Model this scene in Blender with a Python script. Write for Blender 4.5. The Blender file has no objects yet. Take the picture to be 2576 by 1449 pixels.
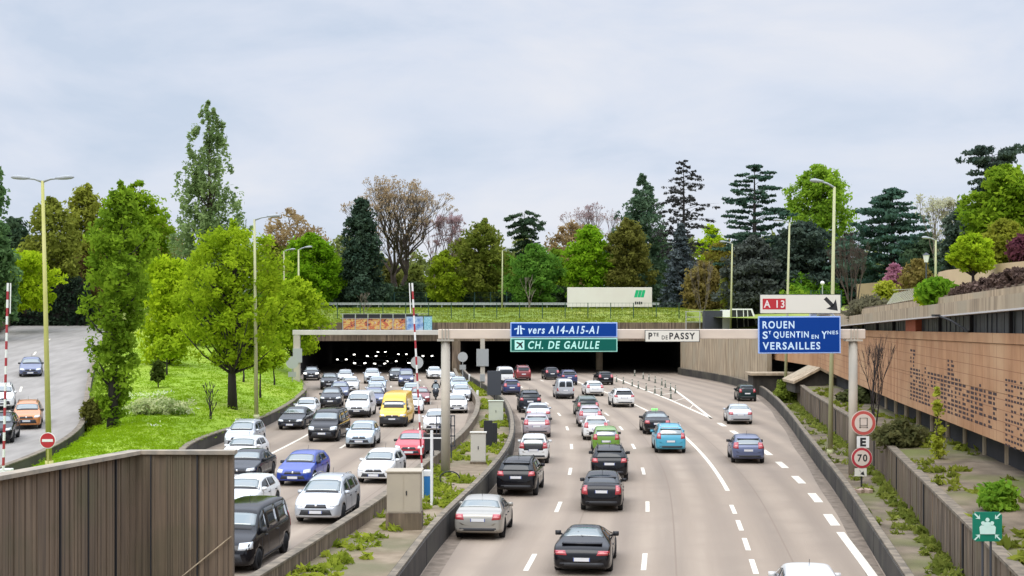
import bpy, bmesh, math, random
import numpy as np
from mathutils import Vector, Matrix
from mathutils.bvhtree import BVHTree

random.seed(7)
SC = bpy.context.scene
COL = SC.collection
R = math.radians

# ------------------------------------------------------------------ camera, sky, sun, exposure
FPX, CAMH, VH, UC = 3600.0, 8.3, 775.0, 1288.0      # focal length (photo pixels), eye height, horizon row, centre column
cd = bpy.data.cameras.new('camera')
cd.sensor_width = 36.0
cd.lens = FPX / 2576 * 36
cd.shift_y = 50.5 / 2576
cd.clip_end = 5000
cam = bpy.data.objects.new('camera', cd)
cam.location = (0, 0, CAMH)
cam.rotation_euler = (R(90), 0, 0)
COL.objects.link(cam)
SC.camera = cam

SUN_ELEV, SUN_AZ = R(52), R(205)          # azimuth clockwise from +Y: behind the camera, a little to the left
w = bpy.data.worlds.new('World')
SC.world = w
w.use_nodes = True
nt = w.node_tree
nt.nodes.clear()
def nd(tree, typ, **kw):
    n = tree.nodes.new(typ)
    for k, v in kw.items():
        setattr(n, k, v)
    return n
def lk(tree, a, b):
    tree.links.new(a, b)
out = nd(nt, 'ShaderNodeOutputWorld')
sky = nd(nt, 'ShaderNodeTexSky', sky_type='NISHITA')
sky.sun_disc = False
sky.sun_elevation = SUN_ELEV
sky.sun_rotation = SUN_AZ
bg1 = nd(nt, 'ShaderNodeBackground')
bg1.inputs['Strength'].default_value = 0.05
lk(nt, sky.outputs[0], bg1.inputs['Color'])
tc = nd(nt, 'ShaderNodeTexCoord')
sep = nd(nt, 'ShaderNodeSeparateXYZ')
lk(nt, tc.outputs['Generated'], sep.inputs[0])
mp = nd(nt, 'ShaderNodeMapping')
mp.inputs['Scale'].default_value = (2.0, 2.0, 5.2)
mp.inputs['Rotation'].default_value = (0, R(5), 0)
lk(nt, tc.outputs['Generated'], mp.inputs[0])
nz = nd(nt, 'ShaderNodeTexNoise')
nz.inputs['Scale'].default_value = 2.4
nz.inputs['Detail'].default_value = 6
nz.inputs['Roughness'].default_value = 0.55
nz.inputs['Distortion'].default_value = 0.35
lk(nt, mp.outputs[0], nz.inputs['Vector'])
rp = nd(nt, 'ShaderNodeValToRGB')
rp.color_ramp.elements[0].position = 0.36
rp.color_ramp.elements[0].color = (0.535, 0.61, 0.735, 1)
rp.color_ramp.elements[1].position = 0.66
rp.color_ramp.elements[1].color = (0.715, 0.735, 0.80, 1)
e = rp.color_ramp.elements.new(0.5)
e.color = (0.63, 0.68, 0.785, 1)
lk(nt, nz.outputs['Fac'], rp.inputs['Fac'])
# an overcast sky is brightest overhead
mr = nd(nt, 'ShaderNodeMapRange', interpolation_type='SMOOTHSTEP')
mr.inputs['From Min'].default_value = 0.24
mr.inputs['From Max'].default_value = 0.9
mr.inputs['To Min'].default_value = 1.04
mr.inputs['To Max'].default_value = 3.9
lk(nt, sep.outputs['Z'], mr.inputs['Value'])
bg2 = nd(nt, 'ShaderNodeBackground')
lk(nt, rp.outputs[0], bg2.inputs['Color'])
lk(nt, mr.outputs[0], bg2.inputs['Strength'])
ad = nd(nt, 'ShaderNodeMixShader')
ad.inputs[0].default_value = 0.88
lk(nt, bg1.outputs[0], ad.inputs[1])
lk(nt, bg2.outputs[0], ad.inputs[2])
lk(nt, ad.outputs[0], out.inputs['Surface'])

sd = bpy.data.lights.new('sun', 'SUN')
sd.energy = 1.15
sd.angle = R(40)
sd.color = (1.0, 0.95, 0.86)
so = bpy.data.objects.new('sun', sd)
d = Vector((math.sin(SUN_AZ) * math.cos(SUN_ELEV), math.cos(SUN_AZ) * math.cos(SUN_ELEV), math.sin(SUN_ELEV)))
so.rotation_euler = d.to_track_quat('Z', 'Y').to_euler()
so.location = d * 100
COL.objects.link(so)

SC.view_settings.view_transform = 'Standard'
SC.view_settings.look = 'None'
SC.view_settings.exposure = 0.22
SC.view_settings.gamma = 1.0
SC.cycles.max_bounces = 8
SC.cycles.diffuse_bounces = 5
SC.cycles.transparent_max_bounces = 8

# ------------------------------------------------------------------ placing helpers
def G(u, v, z=0.0):
    """ground point (height z) seen at photo column u, row v"""
    y = (CAMH - z) * FPX / (v - VH)
    return Vector(((u - UC) * y / FPX, y, z))
def XU(u, y): return (u - UC) * y / FPX
def ZV(v, y): return CAMH - (v - VH) * y / FPX
def interp(tab, y):
    if y <= tab[0][0]:
        (a, b), (c, d_) = tab[0], tab[1]
    elif y >= tab[-1][0]:
        (a, b), (c, d_) = tab[-2], tab[-1]
    else:
        for i in range(len(tab) - 1):
            if tab[i][0] <= y <= tab[i + 1][0]:
                (a, b), (c, d_) = tab[i], tab[i + 1]
                break
    return b + (d_ - b) * (y - a) / (c - a)
def smooth(tab, y, h=6.0):
    return sum(interp(tab, y + k * h / 3) for k in (-3, -2, -1, 0, 1, 2, 3)) / 7
X0T = [(-20, -7), (20, -2.5), (33, -0.95), (46.7, .61), (59.8, 1.99), (72.9, 3.02), (85.4, 3.6), (98, 3.85), (110, 3.8), (122, 3.25), (140, 1.95), (160, .1), (180, -2.0), (270, -11.5)]
def X0(y): return smooth(X0T, y)
def HEAD(y): return (X0(y + 2) - X0(y - 2)) / 4
def sstep(a, b, x):
    t = max(0, min(1, (x - a) / (b - a)))
    return t * t * (3 - 2 * t)

# ------------------------------------------------------------------ materials
MATS = {}
def M(name, col, rough=0.6, metal=0.0, col2=None, scale=3.0, stretch=(1, 1, 1), bump=0.0, bscale=30, coat=0.0, spec=None, ior=None, lo=0.35, hi=0.65, emit=0.0, col3=None, uv=False, detail=5):
    m = bpy.data.materials.new(name)
    m.use_nodes = True
    t = m.node_tree
    p = t.nodes['Principled BSDF']
    p.inputs['Base Color'].default_value = (*col, 1)
    p.inputs['Roughness'].default_value = rough
    p.inputs['Metallic'].default_value = metal
    if coat:
        p.inputs['Coat Weight'].default_value = coat
        p.inputs['Coat Roughness'].default_value = 0.05
    if spec is not None: p.inputs['Specular IOR Level'].default_value = spec
    if ior: p.inputs['IOR'].default_value = ior
    if emit:
        p.inputs['Emission Color'].default_value = (*col, 1)
        p.inputs['Emission Strength'].default_value = emit
    if col2 or bump:
        c = nd(t, 'ShaderNodeTexCoord')
        src = c.outputs['UV' if uv else 'Object']
        mpp = nd(t, 'ShaderNodeMapping')
        mpp.inputs['Scale'].default_value = stretch
        lk(t, src, mpp.inputs[0])
    if col2:
        n = nd(t, 'ShaderNodeTexNoise')
        n.inputs['Scale'].default_value = scale
        n.inputs['Detail'].default_value = detail
        lk(t, mpp.outputs[0], n.inputs['Vector'])
        r_ = nd(t, 'ShaderNodeValToRGB')
        r_.color_ramp.elements[0].position = lo
        r_.color_ramp.elements[1].position = hi
        r_.color_ramp.elements[0].color = (*col, 1)
        r_.color_ramp.elements[1].color = (*col2, 1)
        lk(t, n.outputs['Fac'], r_.inputs['Fac'])
        last = r_.outputs[0]
        if col3:
            n2 = nd(t, 'ShaderNodeTexNoise')
            n2.inputs['Scale'].default_value = scale * 0.23
            n2.inputs['Detail'].default_value = 4
            lk(t, src, n2.inputs['Vector'])
            r2 = nd(t, 'ShaderNodeValToRGB')
            r2.color_ramp.elements[0].position = 0.45
            r2.color_ramp.elements[1].position = 0.68
            r2.color_ramp.elements[0].color = (0, 0, 0, 1)
            r2.color_ramp.elements[1].color = (1, 1, 1, 1)
            lk(t, n2.outputs['Fac'], r2.inputs['Fac'])
            mx = nd(t, 'ShaderNodeMix', data_type='RGBA')
            lk(t, r2.outputs[0], mx.inputs[0])
            lk(t, last, mx.inputs[6])
            mx.inputs[7].default_value = (*col3, 1)
            last = mx.outputs[2]
        lk(t, last, p.inputs['Base Color'])
    if bump:
        n3 = nd(t, 'ShaderNodeTexNoise')
        n3.inputs['Scale'].default_value = bscale
        n3.inputs['Detail'].default_value = 4
        lk(t, mpp.outputs[0], n3.inputs['Vector'])
        bp = nd(t, 'ShaderNodeBump')
        bp.inputs['Strength'].default_value = bump
        bp.inputs['Distance'].default_value = 0.05
        lk(t, n3.outputs['Fac'], bp.inputs['Height'])
        lk(t, bp.outputs[0], p.inputs['Normal'])
    MATS[name] = m
    return m

LEAFM = {}
LEAFK = (1.42, 1.38, 1.25)
def leaf_mat(c1, c2, tr=0.5):
    c1, c2 = [tuple(min(.8, a * b) for a, b in zip(c, LEAFK)) for c in (c1, c2)]
    key = (c1, c2)
    if key in LEAFM: return LEAFM[key]
    m = bpy.data.materials.new('foliage')
    m.use_nodes = True
    t = m.node_tree
    t.nodes.clear()
    o = nd(t, 'ShaderNodeOutputMaterial')
    at = nd(t, 'ShaderNodeAttribute', attribute_name='var')
    mx = nd(t, 'ShaderNodeMix', data_type='RGBA')
    lk(t, at.outputs['Fac'], mx.inputs[0])
    mx.inputs[6].default_value = (*c1, 1)
    mx.inputs[7].default_value = (*c2, 1)
    df = nd(t, 'ShaderNodeBsdfDiffuse')
    tl = nd(t, 'ShaderNodeBsdfTranslucent')
    ms = nd(t, 'ShaderNodeMixShader')
    ms.inputs[0].default_value = tr
    lk(t, mx.outputs[2], df.inputs[0])
    lk(t, mx.outputs[2], tl.inputs[0])
    lk(t, df.outputs[0], ms.inputs[1])
    lk(t, tl.outputs[0], ms.inputs[2])
    lk(t, ms.outputs[0], o.inputs[0])
    LEAFM[key] = m
    return m

# ------------------------------------------------------------------ objects
def tag(o, label=None, cat=None, group=None, kind=None):
    if label: o['label'] = label
    if cat: o['category'] = cat
    if group: o['group'] = group
    if kind: o['kind'] = kind
    return o
def empty(name, loc=(0, 0, 0), rz=0.0, label=None, cat=None, group=None):
    o = bpy.data.objects.new(name, None)
    o.empty_display_size = 0.3
    o.location = loc
    o.rotation_euler = (0, 0, rz)
    COL.objects.link(o)
    return tag(o, label, cat, group)
def link(name, me, parent=None, loc=None):
    o = bpy.data.objects.new(name, me)
    if parent: o.parent = parent
    if loc is not None: o.location = loc
    COL.objects.link(o)
    return o
class MB:
    """collects shapes, then becomes one mesh"""
    def __init__(s):
        s.v, s.f, s.m = [], [], []
    def add(s, vs, fs, mi=0):
        b = len(s.v)
        s.v.extend([tuple(p) for p in vs])
        for f in fs:
            s.f.append(tuple(b + i for i in f))
            s.m.append(mi)
        return s
    def quad(s, a, b, c, d_, mi=0):
        return s.add([a, b, c, d_], [(0, 1, 2, 3)], mi)
    def box(s, c, sz, mi=0, rz=0.0, mat=None):
        hx, hy, hz = sz[0] / 2, sz[1] / 2, sz[2] / 2
        vs = [Vector((x * hx, y * hy, z * hz)) for x in (-1, 1) for y in (-1, 1) for z in (-1, 1)]
        Mx = Matrix.Rotation(rz, 3, 'Z') if mat is None else mat
        vs = [Mx @ p + Vector(c) for p in vs]
        return s.add(vs, [(0, 1, 3, 2), (4, 6, 7, 5), (0, 4, 5, 1), (2, 3, 7, 6), (0, 2, 6, 4), (1, 5, 7, 3)], mi)
    def bar(s, a, b, w_, h_=None, mi=0):
        """square bar from a to b"""
        a, b = Vector(a), Vector(b)
        h_ = h_ or w_
        dd = b - a
        L = dd.length
        z = dd.normalized()
        x = Vector((0, 0, 1)).cross(z)
        if x.length < 1e-4: x = Vector((1, 0, 0))
        x.normalize()
        y = z.cross(x)
        return s.box((a + b) / 2, (w_, h_, L), mi, mat=Matrix((x, y, z)).transposed())
    def tube(s, pts, rads, n=8, mi=0, cap=True):
        b = len(s.v)
        pts = [Vector(p) for p in pts]
        k = len(pts)
        for i, p in enumerate(pts):
            t = (pts[min(i + 1, k - 1)] - pts[max(i - 1, 0)])
            t = t.normalized() if t.length > 1e-9 else Vector((0, 0, 1))
            x = t.cross(Vector((0, 1, 0.01)))
            if x.length < 1e-3: x = t.cross(Vector((1, 0, 0)))
            x.normalize()
            y = t.cross(x)
            r_ = rads[i] if hasattr(rads, '__len__') else rads
            for j in range(n):
                a = 2 * math.pi * j / n
                s.v.append(tuple(p + (x * math.cos(a) + y * math.sin(a)) * r_))
        for i in range(k - 1):
            for j in range(n):
                s.f.append((b + i * n + j, b + i * n + (j + 1) % n, b + (i + 1) * n + (j + 1) % n, b + (i + 1) * n + j))
                s.m.append(mi)
        if cap:
            s.f.append(tuple(b + j for j in reversed(range(n)))); s.m.append(mi)
            s.f.append(tuple(b + (k - 1) * n + j for j in range(n))); s.m.append(mi)
        return s
    def disc(s, c, r_, th, n=24, mi=0, axis='Y', mis=None):
        c = Vector(c)
        ax = {'X': Vector((1, 0, 0)), 'Y': Vector((0, 1, 0)), 'Z': Vector((0, 0, 1))}[axis]
        return s.tube([c - ax * th / 2, c + ax * th / 2], r_, n, mi)
    def ribbon(s, path, w_, h_, z0=0.0, mi=0, zf=None):
        """wall of width w_ and height h_ along a list of (x, y) or (x, y, z)"""
        b = len(s.v)
        k = len(path)
        for i, p in enumerate(path):
            q0, q1 = path[max(i - 1, 0)], path[min(i + 1, k - 1)]
            t = Vector((q1[0] - q0[0], q1[1] - q0[1], 0)).normalized()
            nrm = Vector((t.y, -t.x, 0)) * w_ / 2
            z = p[2] if len(p) > 2 else z0
            for sx, zz in ((-1, 0), (1, 0), (1, h_), (-1, h_)):
                s.v.append((p[0] + nrm.x * sx, p[1] + nrm.y * sx, z + zz))
        for i in range(k - 1):
            for j in range(4):
                s.f.append((b + i * 4 + j, b + i * 4 + (j + 1) % 4, b + i * 4 + 4 + (j + 1) % 4, b + i * 4 + 4 + j)); s.m.append(mi)
        s.f.append((b + 3, b + 2, b + 1, b)); s.m.append(mi)
        e_ = b + (k - 1) * 4
        s.f.append((e_, e_ + 1, e_ + 2, e_ + 3)); s.m.append(mi)
        return s
    def mesh(s, name, mats, smooth_=False):
        me = bpy.data.meshes.new(name)
        me.from_pydata(s.v, [], s.f)
        for m in (mats if isinstance(mats, (list, tuple)) else [mats]):
            me.materials.append(m)
        me.polygons.foreach_set('material_index', s.m)
        if smooth_:
            me.polygons.foreach_set('use_smooth', [True] * len(s.f))
        me.update()
        bm = bmesh.new()
        bm.from_mesh(me)
        bmesh.ops.recalc_face_normals(bm, faces=bm.faces)
        bm.to_mesh(me)
        bm.free()
        return me
    def build(s, name, mats, parent=None, smooth_=False, bevel=0.0, loc=None):
        o = link(name, s.mesh(name, mats, smooth_), parent, loc)
        if bevel:
            b = o.modifiers.new('bevel', 'BEVEL')
            b.width = bevel
            b.segments = 2
            b.limit_method = 'ANGLE'
        return o
def dense(tabxy, step=2.0):
    """smooth resampling of (x, y) path given with y increasing"""
    tab = [(y, x) for x, y in tabxy]
    n = max(2, int((tab[-1][0] - tab[0][0]) / step))
    ys = [tab[0][0] + (tab[-1][0] - tab[0][0]) * i / n for i in range(n + 1)]
    return [(smooth(tab, y, 5), y) for y in ys]
def sheet(name, rows, mat, kind='structure', uvf=None):
    """grid of points -> one surface"""
    nr, nc = len(rows), len(rows[0])
    vs = [tuple(p) for r_ in rows for p in r_]
    fs = [(i * nc + j, i * nc + j + 1, (i + 1) * nc + j + 1, (i + 1) * nc + j) for i in range(nr - 1) for j in range(nc - 1)]
    me = bpy.data.meshes.new(name)
    me.from_pydata(vs, [], fs)
    me.materials.append(mat)
    me.polygons.foreach_set('use_smooth', [True] * len(fs))
    if uvf:
        ul = me.uv_layers.new(name='UVMap')
        for lp in me.loops:
            ul.data[lp.index].uv = uvf(me.vertices[lp.vertex_index].co)
    me.update()
    if me.polygons and me.polygons[0].normal.z < 0: me.flip_normals()
    o = link(name, me)
    if kind: o['kind'] = kind
    return o
def text(s_, width, height, center, mat, parent, name='lettering', shear=0.0, bold=0.012, y=0.0, th=0.004):
    """letters facing -Y, cap height fitted to height, width fitted to width; center = (x, z) relative to the parent"""
    cu = bpy.data.curves.new('lettering', 'FONT')
    cu.body = s_
    cu.size = 1.0
    cu.shear = shear
    cu.offset = bold
    cu.extrude = 0.0
    cu.resolution_u = 3
    cu.space_character = 1.22
    ob = bpy.data.objects.new('tmp', cu)
    COL.objects.link(ob)
    dg = bpy.context.evaluated_depsgraph_get()
    me = bpy.data.meshes.new_from_object(ob.evaluated_get(dg))
    bpy.data.objects.remove(ob)
    xs = [v.co.x for v in me.vertices]
    ys = [v.co.y for v in me.vertices]
    x0, x1, y0, y1 = min(xs), max(xs), min(ys), max(ys)
    for v in me.vertices:
        v.co = Vector((center[0] + ((v.co.x - x0) / (x1 - x0) - .5) * width, y, center[1] + ((v.co.y - y0) / (y1 - y0) - .5) * height))
    me.materials.clear()
    me.materials.append(mat)
    return link(name, me, parent)
# ------------------------------------------------------------------ shared materials
road_m = M('road_surface', (.272, .214, .160), .92, col2=(.332, .267, .202), scale=1.5, stretch=(1, .03, 1), uv=True, bump=.25, bscale=60, col3=(.28, .222, .168), lo=.3, hi=.7)
# tyres have darkened two tracks in every lane
_t = road_m.node_tree
_p = _t.nodes['Principled BSDF']
_src = _p.inputs['Base Color'].links[0].from_socket
_tc = nd(_t, 'ShaderNodeTexCoord'); _sx = nd(_t, 'ShaderNodeSeparateXYZ'); lk(_t, _tc.outputs['UV'], _sx.inputs[0])
_m1 = nd(_t, 'ShaderNodeMath', operation='MULTIPLY'); _m1.inputs[1].default_value = 2 * math.pi / 1.86; lk(_t, _sx.outputs['X'], _m1.inputs[0])
_m2 = nd(_t, 'ShaderNodeMath', operation='COSINE'); lk(_t, _m1.outputs[0], _m2.inputs[0])
_nz = nd(_t, 'ShaderNodeTexNoise'); _nz.inputs['Scale'].default_value = .5; _mpp = nd(_t, 'ShaderNodeMapping'); _mpp.inputs['Scale'].default_value = (.8, .12, 1); lk(_t, _tc.outputs['UV'], _mpp.inputs[0]); lk(_t, _mpp.outputs[0], _nz.inputs['Vector'])
_m3 = nd(_t, 'ShaderNodeMapRange'); _m3.inputs['From Min'].default_value = 1; _m3.inputs['From Max'].default_value = -1; _m3.inputs['To Min'].default_value = 0; _m3.inputs['To Max'].default_value = .62; lk(_t, _m2.outputs[0], _m3.inputs['Value'])
_m4 = nd(_t, 'ShaderNodeMath', operation='MULTIPLY'); lk(_t, _m3.outputs[0], _m4.inputs[0]); lk(_t, _nz.outputs['Fac'], _m4.inputs[1])
_mx = nd(_t, 'ShaderNodeMix', data_type='RGBA'); lk(_t, _m4.outputs[0], _mx.inputs[0]); lk(_t, _src, _mx.inputs[6]); _mx.inputs[7].default_value = (.125, .10, .08, 1)
lk(_t, _mx.outputs[2], _p.inputs['Base Color'])
ramp_m = M('ramp_asphalt', (.235, .215, .19), .92, col2=(.30, .275, .245), scale=1.2, stretch=(1, .2, 1), bump=.2)
paint_w = M('road_paint', (.78, .70, .55), .7, col2=(.55, .51, .44), scale=6)
conc = M('concrete', (.25, .185, .125), .9, col2=(.085, .06, .04), scale=2.2, stretch=(2.5, 2.5, .16), bump=.15, col3=(.15, .115, .07), lo=.34, hi=.58)
conc_l = M('pale_concrete', (.47, .37, .25), .9, col2=(.25, .19, .125), scale=1.6, stretch=(2, 2, .22), col3=(.36, .30, .21))
conc_d = M('sooty_concrete', (.05, .042, .033), .9, col2=(.024, .021, .017), scale=1.5, stretch=(1.2, 1.2, .35), col3=(.075, .068, .048))
conc_top = M('wall_top_concrete', (.24, .195, .14), .9, col2=(.12, .10, .072), scale=2.5)
panel_m = M('ribbed_concrete', (.21, .15, .098), .9, col2=(.085, .062, .044), scale=2.4, stretch=(4, 4, .10), col3=(.115, .095, .055), lo=.3, hi=.7)
cope_m = M('coping_concrete', (.36, .30, .225), .85, col2=(.22, .20, .165), scale=3)
beam_m = M('gantry_paint', (.70, .585, .47), .55, col2=(.60, .50, .41), scale=1.5, stretch=(.4, 1, 1))
post_m = M('gantry_post_paint', (.52, .455, .36), .6, col2=(.36, .335, .28), scale=1.2, stretch=(1, 1, .3))
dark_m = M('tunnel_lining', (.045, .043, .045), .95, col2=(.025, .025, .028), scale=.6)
black_m = M('black_paint', (.018, .018, .02), .6)
dgrey_m = M('dark_grey_metal', (.045, .05, .06), .6)
white_m = M('white_paint', (.78, .77, .74), .5)
grey_m = M('grey_metal', (.34, .35, .34), .5, .2)
galv_m = M('galvanised', (.42, .43, .42), .5, .3)
soil_m = M('soil', (.17, .125, .075), .95, col2=(.27, .21, .14), scale=1.2, bump=.3, bscale=12, col3=(.14, .125, .065))
verge_m = M('verge_soil', (.22, .17, .115), .95, col2=(.11, .085, .055), scale=.9, bump=.3, bscale=14, col3=(.12, .13, .03))
grass_m = M('grass_ground', (.20, .31, .011), .95, col2=(.235, .35, .013), scale=.35, bump=.25, bscale=8, col3=(.27, .35, .02), lo=.3, hi=.7)
bank_m = M('bank_grass', (.17, .235, .02), .95, col2=(.27, .29, .05), scale=.22, bump=.4, bscale=6, col3=(.15, .21, .02))
brick_m = M('terracotta', (.50, .27, .135), .85, col2=(.38, .19, .09), scale=1.1, stretch=(1, 1, .5), col3=(.54, .33, .18))
blue_m = M('sign_blue', (.0, .042, .255), .5, spec=.2)
bluel_m = M('sign_blue_border', (.35, .50, .88), .45)
green_m = M('sign_green', (.001, .105, .08), .5, spec=.2)
mint_m = M('sign_green_border', (.33, .70, .58), .45)
cream_m = M('sign_cream', (.72, .69, .60), .5)
red_m = M('sign_red', (.46, .022, .03), .45)
textw_m = M('sign_white', (.62, .80, .95), .45)
text_mint = M('sign_white_mint', (.50, .90, .80), .45)
pole_m = M('lamp_pole_paint', (.42, .41, .10), .6, col2=(.50, .47, .17), scale=.8)
poleg_m = M('lamp_grey', (.33, .35, .36), .5)
lampg_m = M('lamp_lens', (.55, .58, .58), .25)

# ------------------------------------------------------------------ ground sheets and roads
def struct(o, nm=None):
    o['kind'] = 'structure'
    return o
sheet('ground', [[(x, y, -0.06) for x in (-2500, -300, 0, 300, 2500)] for y in (-600, 0, 300, 3000)], soil_m)
# the two carriageways of the ring road, one flat surface running into the tunnel
ys = [-20 + 2 * i for i in range(148)]
sheet('road', [[(x, y, 0.0) for x in [-45 + 3 * j for j in range(27)]] for y in ys], road_m, uvf=lambda c: (c.x - X0(c.y), c.y))

MW = dense([(-9.6, 24), (-7.35, 39), (-5.1, 58), (-2.97, 87.7), (-2.55, 103.4), (-2.8, 119), (-4.1, 137), (-6.1, 160), (-7.2, 179)])
MBP = dense([(-4.6, 24), (-3.3, 39), (-2.8, 49), (-1.7, 59), (-.7, 70), (-.1, 80), (0.05, 90), (-.05, 100), (-.4, 113), (-.95, 122), (-1.9, 133), (-3.5, 147), (-4.9, 160), (-6.3, 179)])
RBP = dense([(8.0, 20), (11.1, 40), (14.3, 61.2), (17.1, 82), (19.6, 100), (21.8, 117), (23.75, 134.8), (24.3, 146.6), (23.6, 161.6), (20.9, 179)])
def xat(path, y):
    return interp([(p[1], p[0]) for p in path], y)
# raised strips
def strip(name, left, right, y0, y1, z, mat, n=14, step=2.0, bumpy=.05):
    rows = []
    k = int((y1 - y0) / step)
    for i in range(k + 1):
        y = y0 + (y1 - y0) * i / k
        a, b = left(y), right(y)
        rows.append([(a + (b - a) * j / n, y, (z(y) if callable(z) else z) + (random.uniform(0, bumpy) if 0 < j < n else 0)) for j in range(n + 1)])
    return sheet(name, rows, mat)
strip('median_ground', lambda y: xat(MW, y) + .1, lambda y: xat(MBP, y) - .1, 24, 179, .22, soil_m, 8)
RWT = [(20, 9.7), (45.3, 13.9), (66.5, 17.4), (82, 19.5), (108, 22.4), (125, 24.7), (140, 26.2)]
def RW(y): return interp(RWT, y)
strip('verge', lambda y: xat(RBP, y) + .1, lambda y: max(RW(y) + .2, xat(RBP, y) + .3) if y < 138 else xat(RBP, y) + 3, 20, 178, .25, verge_m, 6)
FACT = [(10, 14.4), (52, 18.6), (80, 21.5), (126, 27), (200, 36)]
def FX(y): return interp(FACT, y)
strip('lower_terrace', lambda y: RW(y) + .1, lambda y: FX(y) + 14, 12, 139, 1.9, verge_m, 20, bumpy=.12)

# slip road climbing away on the far left
LRZ = [(-20, 0.02), (72, 0.02), (90, .42), (105, 1.45), (120, 2.6), (140, 4.1), (160, 5.6), (175, 6.4), (200, 6.8)]
def lrz(y): return smooth(LRZ, y, 5)
LRR = [(40, -23.8), (66, -24.3), (74, -24.4), (81.7, -25.2), (88, -26.4), (110, -32.6), (140, -40.5), (178, -47)]
def lrr(y): return smooth(LRR, y, 6)
def lrl(y): return lrr(y) - 10.5 - max(0, (y - 110)) * .06
strip('slip_road', lrl, lrr, 40, 178, lambda y: lrz(y) + .012, ramp_m, 8, bumpy=0)

# grass mound between slip road and carriageway
LWT = [(36, -9.4), (42, -10.2), (57, -12.9), (69.5, -16.1), (77, -18.3), (89, -18.2), (94.3, -17.3), (112, -17.6), (134.8, -19.3), (147, -21.6), (160, -25), (179, -26.4)]
def lw(y): return smooth(LWT, y, 4)
def moundz(y, t):
    zr = .55 + 4.6 * sstep(135, 181, y)
    zl = lrz(y) - .12
    b = 1.15 * sstep(50, 80, y)
    return zr + (zl - zr) * t + b * math.sin(math.pi * t) ** .8
def mound_at(x, y):
    a, b = lw(y), lrr(y)
    t = max(0, min(1, (x - a) / (b - a)))
    return moundz(y, t)
rows = []
for i in range(74):
    y = 36 + 2 * i
    a, b = lw(y) - .1, lrr(y) + .1
    rows.append([(a + (b - a) * j / 24, y, moundz(y, j / 24) + (random.uniform(-.02, .02) if 0 < j < 24 else 0)) for j in range(25)])
sheet('grass_mound', rows, grass_m)
# bank left of and behind the slip road
rows = []
for i in range(40):
    y = 60 + 3.3 * i
    rows.append([(lrl(y) + .1 - (k ** 1.6) * 1.6, y, lrz(y) + .5 + min(3.0, k * .5)) for k in range(14)])
sheet('left_bank', rows, bank_m)
# planted embankment on top of the tunnel
def bankz(x, y):
    return 6.35 + 1.85 * sstep(182, 200, y) + .5 * sstep(205, 240, y) + .008 * max(0, y - 240) + 3.5 * sstep(30, 90, x) * sstep(160, 260, y)
rows = [[(x, y, bankz(x, y) + random.uniform(-.03, .03)) for x in [-260, -200, -150, -110, -80] + [-64 + 4 * k for k in range(33)] + [70, 90, 120, 160, 220, 300]] for y in [181.2, 184, 187, 190, 194, 198, 202, 207, 212, 220, 230, 245, 260, 290, 330, 400, 600]]
sheet('embankment', rows, bank_m)
# garden on the roof of the right-hand building
def ltop(y): return 7.37 - (y - 52) * .0125      # top edge of the brick panel
def fbot(y): return 8.26 - (y - 52) * .0238      # underside of the roof fascia
def fmid(y): return 8.80 - (y - 52) * .0228
def ftop(y): return 9.14 - (y - 52) * .0203
FE = 127.0
def gardz(x, y):
    k = max(0, x - FX(min(y, FE)) - 1)
    return ftop(min(y, 140)) - .12 + min(3.0, k * .10) + .35 * sstep(60, 50, y)
rows = []
for i in range(60):
    y = 20 + i * 2.75
    x0_ = FX(y) + .5 if y <= FE else max(22.5, FX(FE) - (y - FE) * .08)
    rows.append([(x0_ + (k ** 1.5) * 1.1, y, gardz(x0_ + (k ** 1.5) * 1.1, y)) for k in range(16)])
sheet('roof_garden_ground', rows, bank_m)

# ------------------------------------------------------------------ markings
mk = MB()
def dash(xf, y0, y1, w_, z=.005):
    n = max(1, int((y1 - y0) / 1.5))
    for i in range(n):
        a, b = y0 + (y1 - y0) * i / n, y0 + (y1 - y0) * (i + 1) / n
        xa, xb = xf(a), xf(b)
        mk.quad((xa - w_ / 2, a, z), (xa + w_ / 2, a, z), (xb + w_ / 2, b, z), (xb - w_ / 2, b, z))
def dashes(off, y0, y1, per, ln, w_, ph=0.0):
    y = y0 + ph
    while y < y1:
        dash(lambda t: X0(t) + off, y, min(y + ln, y1), w_)
        y += per
dashes(0, 6.2, 176, 13.0, 3.1, .17)
dashes(3.72, 6.3, 176, 13.0, 3.1, .17)
dashes(7.25, 18.5, 62, 4.36, 2.6, .18)
dash(lambda t: X0(t) + 7.4, 65, 172, .20)
P4 = [(20, 7.9), (44.3, 11.2), (53, 12.15), (62.6, 13.3), (69.5, 13.9), (76, 14.3), (82, 14.65), (95, 14.85), (106, 15.0)]
def p4(y): return smooth(P4, y, 3)
dash(p4, 25, 53.0, .30)
y = 54.6
while y < 102:
    dash(p4, y, y + 3, .37)
    y += 6.55
GL = [(107.5, 15.0), (129, 14.3), (157, 12.9), (172, 12.2)]
GR = [(107.5, 15.0), (129, 15.9), (145.8, 16.5), (150, 16.6)]
dash(lambda t: interp(GL, t), 107.5, 171, .24)
dash(lambda t: interp(GR, t), 107.5, 150, .24)
for yy in (118, 127, 136, 145):
    xl, xr = interp(GL, yy), interp(GR, yy + 5)
    mk.quad((xl, yy, .009), (xl, yy + .35, .009), (xr, yy + 5.35, .009), (xr, yy + 5, .009))
for off in (-10.2, -13.7):
    dashes(off, 4.2, 178, 13.0, 3.1, .18, 2.5)
dash(lambda t: X0(t) - 17.15, 79, 96, .18)
dashes(-17.15, 40, 79, 13.0, 3.1, .18)
struct(mk.build('lane_markings', paint_w))
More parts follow.
